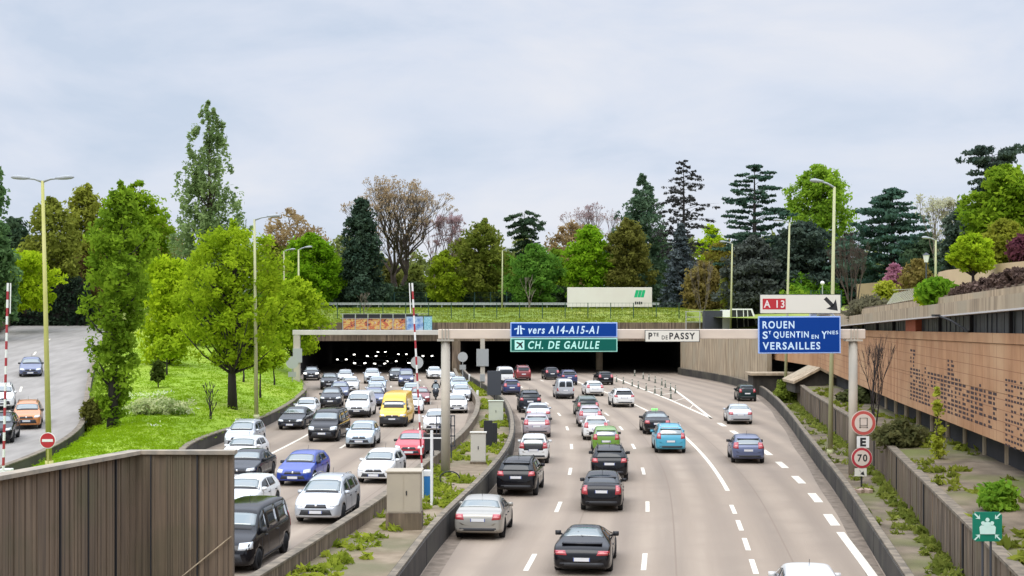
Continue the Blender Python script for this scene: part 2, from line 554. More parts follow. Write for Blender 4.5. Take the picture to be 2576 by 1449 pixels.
# tar seams and the dirt that gathers along the barriers
mk = MB()
rng = random.Random(8)
for off in (1.1, 4.75, -11.9, -8.5, 8.6):
    ph = rng.uniform(0, 6)
    dash(lambda t: X0(t) + off + .02 * math.sin(t * .21 + ph), 22, 170, .06, .0025)
struct(mk.build('tar_seams', M('tar', (.215, .165, .122), .9)))
mk = MB()
for pth, sg in ((MBP, 1), (RBP, -1), (MW, -1)):
    for wd, oo in ((.55, .30),):
        def xf(t): return xat(pth, t) + sg * (oo + .14 + .05 * math.sin(t * .31))
        dash(xf, 25, 176, wd, .003)
struct(mk.build('gutter_dirt', M('gutter_dirt', (.125, .097, .07), .95, col2=(.22, .172, .128), scale=2.5)))
mk = MB()
def lrc(y): return (lrl(y) + lrr(y)) / 2
for y in (84, 97, 110, 123, 136, 149):
    for i in range(3):
        a, b = y + i, y + i + 1
        mk.quad((lrc(a) - .09, a, lrz(a) + .03), (lrc(a) + .09, a, lrz(a) + .03), (lrc(b) + .09, b, lrz(b) + .03), (lrc(b) - .09, b, lrz(b) + .03))
struct(mk.build('slip_road_markings', paint_w))

# ------------------------------------------------------------------ low walls along the roads
def wall(name, path, w_, h_, label, mats, z0=0.0, cope=None, cat='wall', joints=0, wb=None):
    b = MB()
    b.ribbon(path, w_, h_, z0)
    o = b.build(name, mats[0])
    tag(o, label, cat)
    if cope:
        c = MB()
        c.ribbon([(p[0], p[1], (p[2] if len(p) > 2 else z0) + h_ + .002) for p in path], cope[0], cope[1])
        c.build('coping', mats[1], o)
    if joints:
        for i in range(2, len(path) - 1, joints):
            p, q = path[i], path[i + 1]
            t = Vector((q[0] - p[0], q[1] - p[1], 0)).normalized()
            j = MB()
            j.box((p[0], p[1], (p[2] if len(p) > 2 else z0) + h_ / 2), (w_ + .02, .05, h_ - .02), rz=math.atan2(t.y, t.x) - math.pi / 2)
            j.build('joint', black_m, o)
    return o
wall('median_wall', MW, .28, .72, 'low weathered concrete wall between the oncoming traffic and the weedy median', (conc, conc_top), cope=(.34, .07))
wall('crash_barrier', MBP, .34, .86, 'dark sooty concrete barrier curving along the left edge of the outbound lanes', (conc_d, conc_top), cope=(.22, .06), joints=3)
wall('crash_barrier', RBP, .34, .80, 'dark sooty concrete barrier curving along the right edge of the exit lane', (conc_d, conc_top), cope=(.24, .06), joints=4)
wall('roadside_wall', dense([(lw(y), y) for y in range(40, 180, 3)]), .3, .68, 'low concrete wall along the foot of the grass mound by the oncoming cars', (conc_d, conc_top), cope=(.36, .07))
wall('roadside_wall', [(lrr(y) + .05, y, lrz(y)) for y in range(44, 179, 2)], .3, .72, 'grey concrete edge wall between the slip road and the grass mound', (conc_d, conc_top), cope=(.34, .06))
wall('roadside_wall', [(lrl(y) - .1, y, lrz(y)) for y in range(60, 176, 2)], .3, .85, 'low concrete wall along the far edge of the climbing slip road below the dark hedge', (conc, conc_top), cope=(.34, .06))

# tall retaining wall on the right, with a real cast relief of vertical board marks
b = MB()
cp = MB()
rng = random.Random(3)
y = 20.0
while y < 124:
    dy = rng.uniform(.18, .5)
    x = RW(y + dy / 2)
    dpt = rng.uniform(.0, .035)
    h_ = 1.72
    ang = math.atan2(1, (RW(y + dy) - RW(y)) / dy) - math.pi / 2
    b.box((x - dpt / 2 + .12, y + dy / 2, .2 + h_ / 2), (.26 + dpt, dy + .002, h_), rz=ang)
    y += dy
o = tag(b.build('retaining_wall', conc), 'tall brown streaked concrete retaining wall right of the exit lane', 'retaining wall')
cp.ribbon([(RW(t) + .12, t) for t in range(20, 125, 3)], .36, .09, 1.925)
cp.build('coping', conc_top, o)
for yy in (33, 42.5, 52, 61.5, 71, 80.5, 90, 99.5):
    j = MB()
    j.box((RW(yy) - .02, yy, 1.0), (.1, .09, 1.8))
    j.build('joint', black_m, o)

# ------------------------------------------------------------------ ribbed wall in the foreground
PP = [(-7.42, 38.0), (-10.0, 38.0), (-11.62, 32.4), (-13.9, 24.5)]
root = empty('ribbed_wall', (-10, 38, 0), label='tall dark brown ribbed concrete wall with pale coping in the left foreground', cat='wall')
b = MB()
PT = 4.42
o0 = Vector((-10, 38, 0))
rng = random.Random(11)
for (xa, ya), (xb, yb) in zip(PP[:-1], PP[1:]):
    A, B = Vector((xa, ya, 0)) - o0, Vector((xb, yb, 0)) - o0
    L = (B - A).length
    t = (B - A).normalized()
    n_ = Vector((-t.y, t.x, 0))
    if n_.y > 0: n_ = -n_
    s = 0
    ang = math.atan2(t.y, t.x)
    b.box((A + B) / 2 - n_ * .14 + Vector((0, 0, PT / 2)), (L, .26, PT), rz=ang)
    while s < L - .02:
        wd = rng.choice((.05, .07, .09, .12, .16))
        wd = min(wd, L - s)
        dp = rng.choice((0.012, .02, .03, .04, .05))
        if rng.random() < .84:
            b.box(A + t * (s + wd / 2) + n_ * (dp / 2 - .012) + Vector((0, 0, PT / 2 - .003)), (wd - .006, dp, PT - .01), rz=ang)
        s += wd
b.build('panel', panel_m, root)
for (xa, ya, f_) in ((-10, 38, .42), (-7.42, 38, -.93), (-10, 38, 1.62), (-10, 38, 2.9), (-10, 38, 4.1)):
    if ya == 38 and xa == -10 and f_ > 1:
        A_, B_ = Vector((-10, 38, 0)), Vector((-11.62, 32.4, 0))
        q = A_ + (B_ - A_).normalized() * (f_ - .6) - o0
        an = math.atan2(B_.y - A_.y, B_.x - A_.x)
    else:
        q = Vector((xa + f_, 38, 0)) - o0
        an = 0
    j = MB()
    j.box(q + Vector((0, 0, PT / 2 - .01)), (.035, .13, PT - .03), rz=an)
    j.build('joint', black_m, root)
c = MB()
c.ribbon([(x + 10, y - 38) for x, y in [(-7.34, 38.05), (-10.0, 38.05), (-11.66, 32.45), (-13.95, 24.5)]], .44, .10, PT + .002)
c.build('coping', cope_m, root)
c = MB()
c.tube([(2.56, -.1, 2.25), (1.05, -.1, 1.02), (-.0, -.1, .2)], .018, 6)
c.build('cable', conc_l, root)
b = MB()
b.box((0, 0, .16), (.38, .12, .30))
o = b.build('marker_box', cream_m, None, bevel=.02, loc=(-7.06, 37.3, .72))
tag(o, 'small cream marker box with two dark spots at the end of the median wall', 'marker')
for sx in (-.08, .08):
    b = MB()
    b.disc((sx, -.065, .17), .045, .012)
    b.build('spot', black_m, o)

# ------------------------------------------------------------------ tunnel
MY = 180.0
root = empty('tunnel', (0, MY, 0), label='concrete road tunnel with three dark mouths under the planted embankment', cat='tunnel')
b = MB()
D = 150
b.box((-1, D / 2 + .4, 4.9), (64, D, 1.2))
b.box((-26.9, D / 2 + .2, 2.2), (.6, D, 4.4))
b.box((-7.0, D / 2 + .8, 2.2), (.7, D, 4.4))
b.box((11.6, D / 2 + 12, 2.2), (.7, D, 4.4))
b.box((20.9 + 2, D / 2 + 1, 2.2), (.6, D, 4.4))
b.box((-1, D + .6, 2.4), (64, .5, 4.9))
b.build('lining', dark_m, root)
b = MB()
b.box((-1, 0, 4.86), (66, .7, 1.38))
b.build('fascia', conc, root)
b = MB()
b.box((-1, -.1, 6.06), (66, .42, .86))
for k in range(17):
    b.box((-32 + 4 * k, -.33, 6.06), (.06, .08, .8), 0)
b.build('parapet', conc, root)
b = MB()
b.box((-7.0, -.2, 2.1), (1.05, 1.4, 4.15))
b.build('pier', conc, root)
b = MB()
b.box((11.65, 11.2, 2.1), (.85, 1.4, 4.15))
b.build('pier', conc_l, root)  # paler concrete than the other pier: its lit look is in the colour
# right-hand wing wall in panels
b = MB()
rng = random.Random(5)
A, B = Vector((21.1, 179.5, 0)), Vector((25.6, 143.5, 0))
n_ = 12
for i in range(n_):
    p, q = A.lerp(B, i / n_), A.lerp(B, (i + 1) / n_)
    c_ = (p + q) / 2
    t = (q - p)
    b.box((c_.x + .25 + rng.uniform(-.04, .04), c_.y, 2.75), (t.length - .07, .5, 5.5), rz=math.atan2(t.y, t.x))
tag(b.build('wing_wall', conc_l), 'pale streaked panelled concrete wall curving right of the tunnel below the cream name sign', 'wall')
rows = [[(xx, yy, zz) for xx, zz in ((x0, 5.3), (x0 + 3, 5.8), (x0 + 9, 6.6), (x0 + 14, 7.2))] for x0, yy in ((25.9, 140), (25.5, 147), (23.5, 163), (21.4, 181.5))]
sheet('wing_bank', rows, bank_m)

# ------------------------------------------------------------------ graffiti hoarding, railings, fences above the tunnel
gm = bpy.data.materials.new('graffiti')
gm.use_nodes = True
t = gm.node_tree
p = t.nodes['Principled BSDF']
p.inputs['Roughness'].default_value = .7
c_ = nd(t, 'ShaderNodeTexCoord')
mp_ = nd(t, 'ShaderNodeMapping')
mp_.inputs['Scale'].default_value = (.55, .3, .9)
mp_.inputs['Rotation'].default_value = (0, R(24), 0)
lk(t, c_.outputs['Object'], mp_.inputs[0])
n1 = nd(t, 'ShaderNodeTexNoise')
n1.inputs['Scale'].default_value = 1.5
n1.inputs['Detail'].default_value = 2
n1.inputs['Distortion'].default_value = 2.2
lk(t, mp_.outputs[0], n1.inputs['Vector'])
r_ = nd(t, 'ShaderNodeValToRGB')
r_.color_ramp.interpolation = 'CONSTANT'
els = [(0, (.03, .03, .05)), (.34, (.50, .13, .06)), (.43, (.62, .28, .10)), (.48, (.66, .48, .12)), (.55, (.60, .36, .22)), (.6, (.42, .09, .07)), (.66, (.62, .55, .45))]
r_.color_ramp.elements[0].position, r_.color_ramp.elements[0].color = els[0][0], (*els[0][1], 1)
r_.color_ramp.elements[1].position, r_.color_ramp.elements[1].color = els[-1][0], (*els[-1][1], 1)
for ps, cc in els[1:-1]:
    e = r_.color_ramp.elements.new(ps)
    e.color = (*cc, 1)
lk(t, n1.outputs['Fac'], r_.inputs['Fac'])
lk(t, r_.outputs[0], p.inputs['Base Color'])
gblue = M('graffiti_blue', (.10, .22, .48), .7, col2=(.45, .58, .70), scale=2.2)
GY = 179.0
root = empty('graffiti_hoarding', (XU(967, GY), GY, 5.56), label='long hoarding painted with orange and yellow graffiti above the left tunnel mouth', cat='hoarding')
b = MB()
b.box((-.5, 0, .75), (9.4, .12, 1.38))
b.build('painted_panel', gm, root)
b = MB()
for k in range(6):
    b.box((-4.4 + 1.57 * k, 0, 1.72), (1.42, .1, .50))
b.build('upper_panel', black_m, root)
for k in range(7):
    b = MB()
    b.box((-5.2 + 1.57 * k, -.12, 1.0), (.09, .09, 2.05))
    b.build('upright', galv_m, root)
b = MB()
b.box((0, -.12, 2.02), (11, .06, .06))
b.box((0, -.12, 1.45), (11, .05, .05))
b.build('rail', galv_m, root)
for k in range(3):
    o = empty('painted_cabinet', (XU(1033 + k * 22, GY), GY - .25, 5.56), label=['blue and white painted metal cabinet touching the end of the graffiti hoarding', 'pale blue painted cabinet in the middle of the three beside the graffiti hoarding', 'turquoise chequered cabinet farthest right of the graffiti hoarding'][k], cat='cabinet', group='painted cabinets beside the hoarding')
    b = MB()
    b.box((0, 0, .85), (1.0, .5, 1.7))
    b.build('cabinet_body', gblue if k != 2 else M('graffiti_turquoise', (.14, .38, .48), .7, col2=(.35, .6, .66), scale=5), o, bevel=.03)
    b = MB()
    b.box((0, 0, 1.76), (1.06, .56, .1))
    b.build('lid', black_m, o)

def mesh_fence(name, x0, x1, y, z, h_, sp, m, label, wires=4, vs=.0, th=.06, cat='fence', zf=None):
    root = empty(name, (x0, y, z), label=label, cat=cat)
    n = int((x1 - x0) / sp)
    zz = zf or (lambda x: 0)
    th *= 1.9
    for i in range(n + 1):
        b = MB()
        b.box((i * sp, 0, h_ / 2 + zz(i * sp)), (th, th, h_))
        b.build('post', m, root)
    b = MB()
    for k in range(wires):
        zk = h_ * (k + 1) / wires - .04
        for i in range(n):
            b.bar((i * sp, 0, zk + zz(i * sp)), (i * sp + sp, 0, zk + zz(i * sp + sp)), .03 if wires > 2 else .07)
    if vs:
        x = 0
        while x < n * sp:
            b.box((x, 0, h_ / 2 + zz(x)), (.018, .018, h_))
            x += vs
    b.build('wire_panel', m, root)
    return root
fence_g = M('fence_green', (.03, .075, .035), .6)
fence_dg = M('fence_dark_green', (.012, .05, .045), .6)
mesh_fence('mesh_fence', -29, 22.5, 188.5, 6.9, 2.1, 3.0, fence_g, 'thin green wire mesh fence across the grass slope above the tunnel mouths', 4, .5)
gr = empty('guard_rail', (-28, 204, 8.2), label='grey steel guard rail along the road behind the grass slope above the tunnel', cat='guard rail')
b = MB()
b.box((24, 0, .72), (50, .08, .34))
b.build('beam', galv_m, gr)
for k in range(17):
    b = MB()
    b.box((3 * k, .12, .35), (.1, .1, .75))
    b.build('post', galv_m, gr)
mesh_fence('palisade_fence', -32, 6, 214, 8.5, 2.2, 2.4, fence_dg, 'dark green park fence along the foot of the trees above the tunnel', 3, .2, .08)
wr = empty('railing', (21.2, 176, 5.6), label='pale tubular railing at the right end of the tunnel parapet beside the dark container', cat='railing')
b = MB()
for k in range(4):
    b.box((k * 1.7 + .2, 0, 1.15), (.09, .09, 2.3))
b.build('post', galv_m, wr)
b = MB()
for zz in (1.0, 1.6, 2.28):
    b.box((2.8, 0, zz), (5.4, .06, .06))
b.build('rail', galv_m, wr)

# white board behind the fence
BY = 198.0
bx0, bx1 = XU(1427, BY), XU(1640, BY)
o = empty('advertising_board', ((bx0 + bx1) / 2, BY, bankz(0, BY)), label='long white board with a green slanted emblem behind the fence above the tunnel', cat='board')
bw = bx1 - bx0
zt, zb = ZV(723, BY) - bankz(0, BY), ZV(772, BY) - bankz(0, BY)
b = MB()
b.box((0, 0, (zt + zb) / 2), (bw, .3, zt - zb))
b.build('board_face', M('board_white', (.74, .70, .62), .55, col2=(.70, .64, .56), scale=.3), o, bevel=.02)
b = MB()
for sx in (-.45, -.15, .15, .45):
    b.box((sx * bw, .1, zb / 2), (.16, .16, zb + .1))
b.build('support', grey_m, o)
b = MB()
ex, ez = XU(1607, BY) - (bx0 + bx1) / 2, (ZV(739, BY) - bankz(0, BY))
for k in range(3):
    xx = ex - .45 + k * .46
    b.add([(xx - .22, -.155, ez - .5), (xx + .2, -.155, ez - .5), (xx + .45, -.155, ez + .5), (xx + .03, -.155, ez + .5)], [(0, 1, 2, 3)])
b.build('emblem', M('emblem_green', (.0, .42, .16), .5), o)
b = MB()
for k in range(4):
    b.box((ex - .45 + k * .27, -.155, ez - 1.28), (.2, .01, .4 - .08 * (k % 2)))
b.build('small_print', black_m, o)

# dark container and slanted vent housing right of the tunnel
KY = 170.0
o = empty('container', (XU(1792, KY), KY, 5.6), label='dark corrugated metal container with white end standing right above the exit tunnel', cat='container')
b = MB()
b.box((0, 0, 1.25), (2.1, 1.8, 2.3))
for k in range(9):
    b.box((-.95 + k * .235, -.93, 1.25), (.1, .08, 2.2))
b.build('corrugated_body', dgrey_m, o)
b = MB()
b.box((1.55, 0, 1.25), (.95, 1.85, 2.45))
b.build('end_cabinet', white_m, o, bevel=.03)
o = empty('vent_housing', (XU(1870, KY), KY, 5.6), label='white framed vent housing with black slanted panels left of the motorway direction sign', cat='vent housing')
b = MB()
b.add([(-1.5, 0, .05), (1.75, 0, .05), (.9, 0, 2.5), (-1.5, 0, 2.5), (-1.5, 1.4, .05), (1.75, 1.4, .05), (.9, 1.4, 2.5), (-1.5, 1.4, 2.5)], [(0, 1, 2, 3), (7, 6, 5, 4), (0, 4, 5, 1), (1, 5, 6, 2), (2, 6, 7, 3), (3, 7, 4, 0)])
b.build('louvre_panel', black_m, o)
b = MB()
b.bar((-1.6, -.06, 2.55), (1.0, -.06, 2.55), .16)
b.bar((.95, -.06, 2.55), (1.85, -.06, .05), .2)
b.bar((-1.55, -.06, 0), (-1.55, -.06, 2.5), .16)
for xx in (-.7, .1, .6):
    b.bar((xx, -.06, .05), (xx - .12, -.06, 2.5), .09)
b.build('frame', white_m, o)

# ------------------------------------------------------------------ building with the terracotta screen
o = empty('terracotta_building', (FX(90), 90, 1.9), label='long terracotta clad building with dark louvres and concrete roof edge on the right', cat='building')
oc = Vector((FX(90), 90, 1.9))
def FP(y, z, d_=0.0):
    """point on the facade line, d_ metres out of it towards the road"""
    return Vector((FX(y) - d_, y, z)) - oc
yy_ = [16 + k * 3.7 for k in range(31)]
yy_[-1] = FE
def fbox(b, y0, y1, z0f, z1f, d0, d1, mi=0):
    c8 = []
    for y in (y0, y1):
        for d_ in (d0, d1):
            for zf in (z0f, z1f):
                c8.append(FP(y, zf(y), d_))
    b.add(c8, [(0, 1, 3, 2), (4, 6, 7, 5), (0, 4, 5, 1), (2, 3, 7, 6), (0, 2, 6, 4), (1, 5, 7, 3)], mi)
b = MB()
PB = lambda y: 3.08
for a, c in zip(yy_[:-1], yy_[1:]):
    fbox(b, a + .012, c - .012, PB, lambda y: 5.0 - (y - 52) * .004, -.3, 0)
    fbox(b, a + .012, c - .012, lambda y: 5.02 - (y - 52) * .004, lambda y: ltop(y) - .42, -.3, 0)
    fbox(b, a + .02, c - .02, lambda y: ltop(y) - .40, ltop, -.35, .05)
# return wall at the far end
A, B = FP(FE, 3.1), FP(FE, 3.1) + Vector((-.8, 20, 0))
b.add([A, B, B + Vector((.3, 0, 0)), A + Vector((.3, 0, 0)), A + Vector((0, 0, ltop(FE) - 3.1)), B + Vector((0, 0, 2.7)), B + Vector((.3, 0, 2.7)), A + Vector((.3, 0, ltop(FE) - 3.1))],
      [(3, 2, 1, 0), (4, 5, 6, 7), (0, 1, 5, 4), (1, 2, 6, 5), (2, 3, 7, 6), (3, 0, 4, 7)])
b.build('terracotta_screen', brick_m, o)
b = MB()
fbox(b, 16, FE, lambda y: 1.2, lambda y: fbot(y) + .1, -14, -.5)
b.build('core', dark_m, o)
b = MB()
rng = random.Random(9)
lm = [M('louvre_grey', (.075, .085, .09), .5, col2=(.05, .055, .062), scale=2), black_m]
y = 17.0
while y < 118:
    z1 = fbot(y + .5)
    fbox(b, y, y + .38, ltop, lambda t: fbot(t) - .02, -.45, -.38 + rng.uniform(0, .05), 0)
    y += .42
b.build('louvre', lm, o)
for yy in range(20, 118, 7):
    b = MB()
    fbox(b, yy, yy + .22, ltop, fbot, -.38, -.2)
    b.build('mullion', black_m, o)
b = MB()
fbox(b, 74.2, 77.2, ltop, lambda y: fbot(y) - .03, -.45, -.02)
b.build('brick_pier', M('orange_brick', (.42, .11, .05), .8, col2=(.33, .085, .04), scale=5), o)
b = MB()
for a, c in zip(yy_[:-1], yy_[1:]):
    fbox(b, a + .01, c - .01, fbot, fmid, -2.4, .55)
    fbox(b, a + .01, c - .01, lambda y: fmid(y) - .05, ftop, -2.4, -.12)
b.build('roof_edge', conc_l, o)
b = MB()
for a, c in zip(yy_[:-1], yy_[1:]):
    fbox(b, a, c, lambda y: fbot(y) - .05, lambda y: fbot(y) + .012, .3, .57)
b.build('drip_flashing', M('flashing', (.55, .52, .50), .5), o)
b = MB()
fbox(b, 16, FE, lambda y: ftop(y) + .003, lambda y: ftop(y) + .10, -.5, .06)
b.build('coping', conc, o)
b = MB()
for zz in (3.5, 3.9, 4.35, 4.75, 5.45, 5.9, 6.35):
    for a, c in zip(yy_[:-1], yy_[1:]):
        if zz < ltop(c) - .5: fbox(b, a + .02, c - .02, lambda y: zz, lambda y: zz + .022, -.02, .003)
for k in range(88):
    yk = 18 + k * 1.233
    fbox(b, yk, yk + .02, PB, lambda y: ltop(y) - .43, -.02, .0022)
b.build('tile_joint', M('joint_brown', (.27, .12, .06), .9), o)
# slots of the screen in rows, their shade painted as thin dark bars
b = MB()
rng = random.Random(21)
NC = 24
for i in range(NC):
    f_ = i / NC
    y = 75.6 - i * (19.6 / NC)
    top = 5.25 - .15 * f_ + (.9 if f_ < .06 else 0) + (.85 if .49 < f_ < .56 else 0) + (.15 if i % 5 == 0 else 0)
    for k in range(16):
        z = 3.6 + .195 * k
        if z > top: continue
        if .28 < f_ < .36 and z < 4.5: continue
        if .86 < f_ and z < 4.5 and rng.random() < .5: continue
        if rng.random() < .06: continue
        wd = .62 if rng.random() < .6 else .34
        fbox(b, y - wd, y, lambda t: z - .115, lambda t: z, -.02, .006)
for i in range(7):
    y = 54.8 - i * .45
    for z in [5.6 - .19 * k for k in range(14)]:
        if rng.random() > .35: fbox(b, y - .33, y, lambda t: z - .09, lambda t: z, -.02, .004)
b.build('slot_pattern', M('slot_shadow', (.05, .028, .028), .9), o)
for k, yy in enumerate(range(30, 124, 4)):
    b = MB()
    b.tube([FP(yy, 1.85, -.9), FP(yy, 3.3, -.9)], .16, 10)
    b.build('stilt', conc_l, o)
b = MB()
b.tube([FP(61, 7.3, .05), FP(62.5, 7.75, .5), FP(63.2, 7.95, .9)], .05, 6)
b.box(FP(63.4, 7.97, 1.0), (.25, .5, .1))
b.build('bracket_lamp', black_m, o)

# beige walls in the roof garden
beige = M('beige_render', (.62, .47, .28), .85, col2=(.54, .40, .23), scale=.5)
ochre = M('ochre_render', (.36, .26, .15), .9, col2=(.29, .21, .12), scale=.4)
pth = [(XU(2384, 78), 79), (XU(2384, 76), 76), (XU(2392, 74.5), 74.5), (XU(2450, 70), 70), (XU(2520, 64), 64), (XU(2640, 58), 58)]
b = MB()
b.ribbon([(x, y, 8.6) for x, y in pth], .4, 1.68)
tag(b.build('garden_wall', beige), 'smooth bright beige curved wall in the garden above the right building', 'wall')
b = MB()
b.ribbon([(XU(2158, 150), 150, 7.2), (XU(2330, 140), 140, 7.6), (XU(2385, 128), 128, 8.0)], .4, 3.6)
tag(b.build('garden_wall', ochre), 'dull ochre wall below the dark trees behind the pink shrub', 'wall')
# slanted comb railing
rt = empty('comb_railing', (XU(2236, 85), 85, ftop(85) + .05), label='pale railing of leaning flat bars climbing along the garden edge', cat='railing')
A = Vector((0, 0, 0)); B = Vector((XU(2318, 73) - XU(2236, 85), -12, .27))
b = MB()
b.bar(A + Vector((0, 0, .05)), B + Vector((0, 0, .05)), .04)
b.bar(A + Vector((.25, 0, .85)), B + Vector((.25, 0, .52)), .035)
railm = M('rail_paint', (.42, .42, .32), .6)
b.build('rail', railm, rt)
for k in range(18):
    p = A.lerp(B, k / 17)
    b = MB()
    b.bar(p + Vector((-.1, 0, .0)), p + Vector((.34, 0, .66)), .045, .045)
    b.build('bar', railm, rt)
# concrete stair shelter between verge and building
o = empty('stair_shelter', (XU(2055, 118), 118, 1.35), label='low concrete shelter with a sloping slab roof behind the retaining wall below the motorway sign', cat='shelter')
b = MB()
b.add([(-2.1, -1, .75), (.1, -1, 1.9), (.1, 4, 1.9), (-2.1, 4, .75), (-2.1, -1, .95), (.1, -1, 2.1), (.1, 4, 2.1), (-2.1, 4, .95)], [(3, 2, 1, 0), (4, 5, 6, 7), (0, 1, 5, 4), (1, 2, 6, 5), (2, 3, 7, 6), (3, 0, 4, 7)])
b.add([(.1, -1, 1.88), (2.6, -1, .6), (2.6, 4, .6), (.1, 4, 1.88), (.1, -1, 2.08), (2.6, -1, .8), (2.6, 4, .8), (.1, 4, 2.08)], [(3, 2, 1, 0), (4, 5, 6, 7), (0, 1, 5, 4), (1, 2, 6, 5), (2, 3, 7, 6), (3, 0, 4, 7)])
b.build('sloping_slab', conc_l, o)
b = MB()
b.add([(-1.9, -.6, 0), (2.4, -.6, 0), (2.4, -.6, .68), (.1, -.6, 1.86), (-1.9, -.6, .82), (-1.9, 3.6, 0), (2.4, 3.6, 0), (2.4, 3.6, .68), (.1, 3.6, 1.86), (-1.9, 3.6, .82)], [(0, 1, 2, 3, 4), (9, 8, 7, 6, 5), (0, 5, 6, 1), (1, 6, 7, 2), (0, 4, 9, 5), (2, 7, 8, 3), (3, 8, 9, 4)])
b.build('shelter_wall', conc_d, o)
o = empty('concrete_kiosk', (XU(1960, 136), 137, -.15), label='flat roofed dark concrete kiosk at the end of the wing wall behind the exit barrier', cat='kiosk')
b = MB()
b.box((0, 1.5, 1.0), (4.6, 3, 2.0))
b.build('kiosk_wall', conc_d, o)
b = MB()
b.box((0, 1.4, 2.12), (5.2, 3.6, .22))
b.build('flat_roof', conc_l, o)
# ------------------------------------------------------------------ sign gantry over the outbound lanes
GYY = 69.0
gx0, gx1 = XU(1121, GYY), XU(2146, GYY)
root = empty('sign_gantry', (gx0, GYY, .25), label='near pinkish white sign gantry spanning the outbound lanes on two square posts', cat='gantry')
gw = gx1 - gx0
b = MB()
b.box((gw / 2 + .1, 0, 6.80), (gw + .9, .42, .46))
b.build('beam', beam_m, root, bevel=.03)
for k, x in enumerate((0, gw)):
    b = MB()
    b.tube([(x, 0, 0), (x, 0, 6.5)], [.225, .215], 8)
    b.build('post', post_m, root, True)
    b = MB()
    b.box((x, 0, 6.5), (.8, .55, .09))
    for s in (-.15, 0, .15):
        b.box((x + s, -.24, 6.78), (.06, .06, .5))
    b.build('bracket', post_m, root)
b = MB()
b.tube([(gw - .9, -.1, 7.03), (gw - .9, -.1, 7.65), (gw - 1.1, -.1, 7.8), (gw - 1.9, -.1, 7.8)], .05, 6)
b.box((gw - 1.95, -.1, 7.72), (.3, .3, .14))
b.build('sign_lamp', white_m, root)

SY = GYY - .42
def panel(name, u0, u1, v0, v1, border_m, face_m, label, bw=.05, Y=SY, th=.06, tilt=0.0):
    x0, x1, z0, z1 = XU(u0, Y), XU(u1, Y), ZV(v1, Y), ZV(v0, Y)
    r = empty(name, ((x0 + x1) / 2, Y, (z0 + z1) / 2), label=label, cat='road sign')
    r.rotation_euler = (0, tilt, 0)
    W_, H_ = x1 - x0, z1 - z0
    b = MB()
    b.box((0, 0, 0), (W_, th, H_))
    b.build('border', border_m, r, bevel=.012)
    b = MB()
    b.box((0, -th / 2 - .004, 0), (W_ - 2 * bw, .012, H_ - 2 * bw))
    b.build('face', face_m, r)
    b = MB()
    for s in (-.3, .3):
        b.box((s * W_, .16, 0), (.09, .22, H_ * .96))
    b.build('bracket', grey_m, r)
    return r, W_, H_
FY = -.042
r, W_, H_ = panel('direction_sign', 1284, 1553, 811, 848.5, bluel_m, blue_m, 'blue gantry sign reading vers A14 A15 A1')
pxm = FPX / SY
text('vers A14-A15-A1', 178 / pxm, 20 / pxm, ((1418 - 1418.5) / pxm, 0), textw_m, r, shear=.2, y=FY, bold=.022)
b = MB()
cx = -(1418.5 - 1307) / pxm
for s in (-1, 1):
    b.add([(cx + s * .035, FY, -.21), (cx + s * .13, FY, -.21), (cx + s * .075, FY, .21), (cx + s * .02, FY, .21)], [(0, 1, 2, 3)])
    b.add([(cx + s * .10, FY - .002, .04), (cx + s * .25, FY - .002, .0), (cx + s * .25, FY - .002, .055), (cx + s * .092, FY - .002, .10)], [(0, 1, 2, 3)])
b.build('motorway_symbol', textw_m, r)
r, W_, H_ = panel('direction_sign', 1284, 1553, 850.5, 885, mint_m, green_m, 'green gantry sign reading CH. DE GAULLE with a plane symbol')
text('CH. DE GAULLE', 180 / pxm, 20 / pxm, (0, 0), text_mint, r, shear=.2, y=FY, bold=.022)
b = MB()
b.box((cx, FY, 0), (.46, .006, .46))
sym = b.build('plane_symbol', text_mint, r)
b = MB()
yv = FY - .006
b.add([(cx - .16, yv, -.13), (cx - .12, yv, -.17), (cx + .17, yv, .12), (cx + .13, yv, .17)], [(0, 1, 2, 3)])
b.add([(cx - .17, yv, .1), (cx - .12, yv, .15), (cx + .07, yv, .08), (cx + .02, yv, .0)], [(0, 1, 2, 3)])
b.add([(cx + .11, yv, -.17), (cx + .16, yv, -.12), (cx + .08, yv, .07), (cx, yv, .02)], [(0, 1, 2, 3)])
b.build('plane', black_m, sym)
r, W_, H_ = panel('place_name_sign', 1622, 1760, 830, 860.5, black_m, cream_m, 'cream sign reading PTE DE PASSY in dark letters on the gantry', bw=.03)
u0 = 1691
text('P', 10 / pxm, 17 / pxm, ((1636 - u0) / pxm, 0), black_m, r, y=FY, bold=.03)
text('TE', 14 / pxm, 9 / pxm, ((1650 - u0) / pxm, .07), black_m, r, y=FY, bold=.03)
text('DE', 15 / pxm, 10 / pxm, ((1672 - u0) / pxm, -.07), black_m, r, y=FY, bold=.02)
text('PASSY', 65 / pxm, 17 / pxm, ((1716 - u0) / pxm, 0), black_m, r, y=FY, bold=.03)
r, W_, H_ = panel('exit_sign', 1911, 2115, 740.5, 789, black_m, cream_m, 'cream sign with red A 13 badge and black arrow above the large blue sign', bw=.025)
b = MB()
b.box((XU(1947 - 2013 + UC, SY), FY, -.0), (58 / pxm, .008, 27 / pxm))
bd = b.build('route_badge', red_m, r)
text('A 13', 52 / pxm, 19 / pxm, ((1947 - 2013) / pxm, 0), M('badge_letters', (.78, .70, .66), .5), bd, y=FY - .006, bold=.02)
b = MB()
ax, az = (2090 - 2013) / pxm, 0
dv = Vector((.707, 0, -.707)); pv = Vector((.707, 0, .707))
c0 = Vector((ax, FY, 0))
tip = c0 + dv * .46
b.add([c0 - dv * .40 - pv * .09, c0 + dv * .14 - pv * .09, c0 + dv * .14 + pv * .09, c0 - dv * .40 + pv * .09], [(0, 1, 2, 3)])
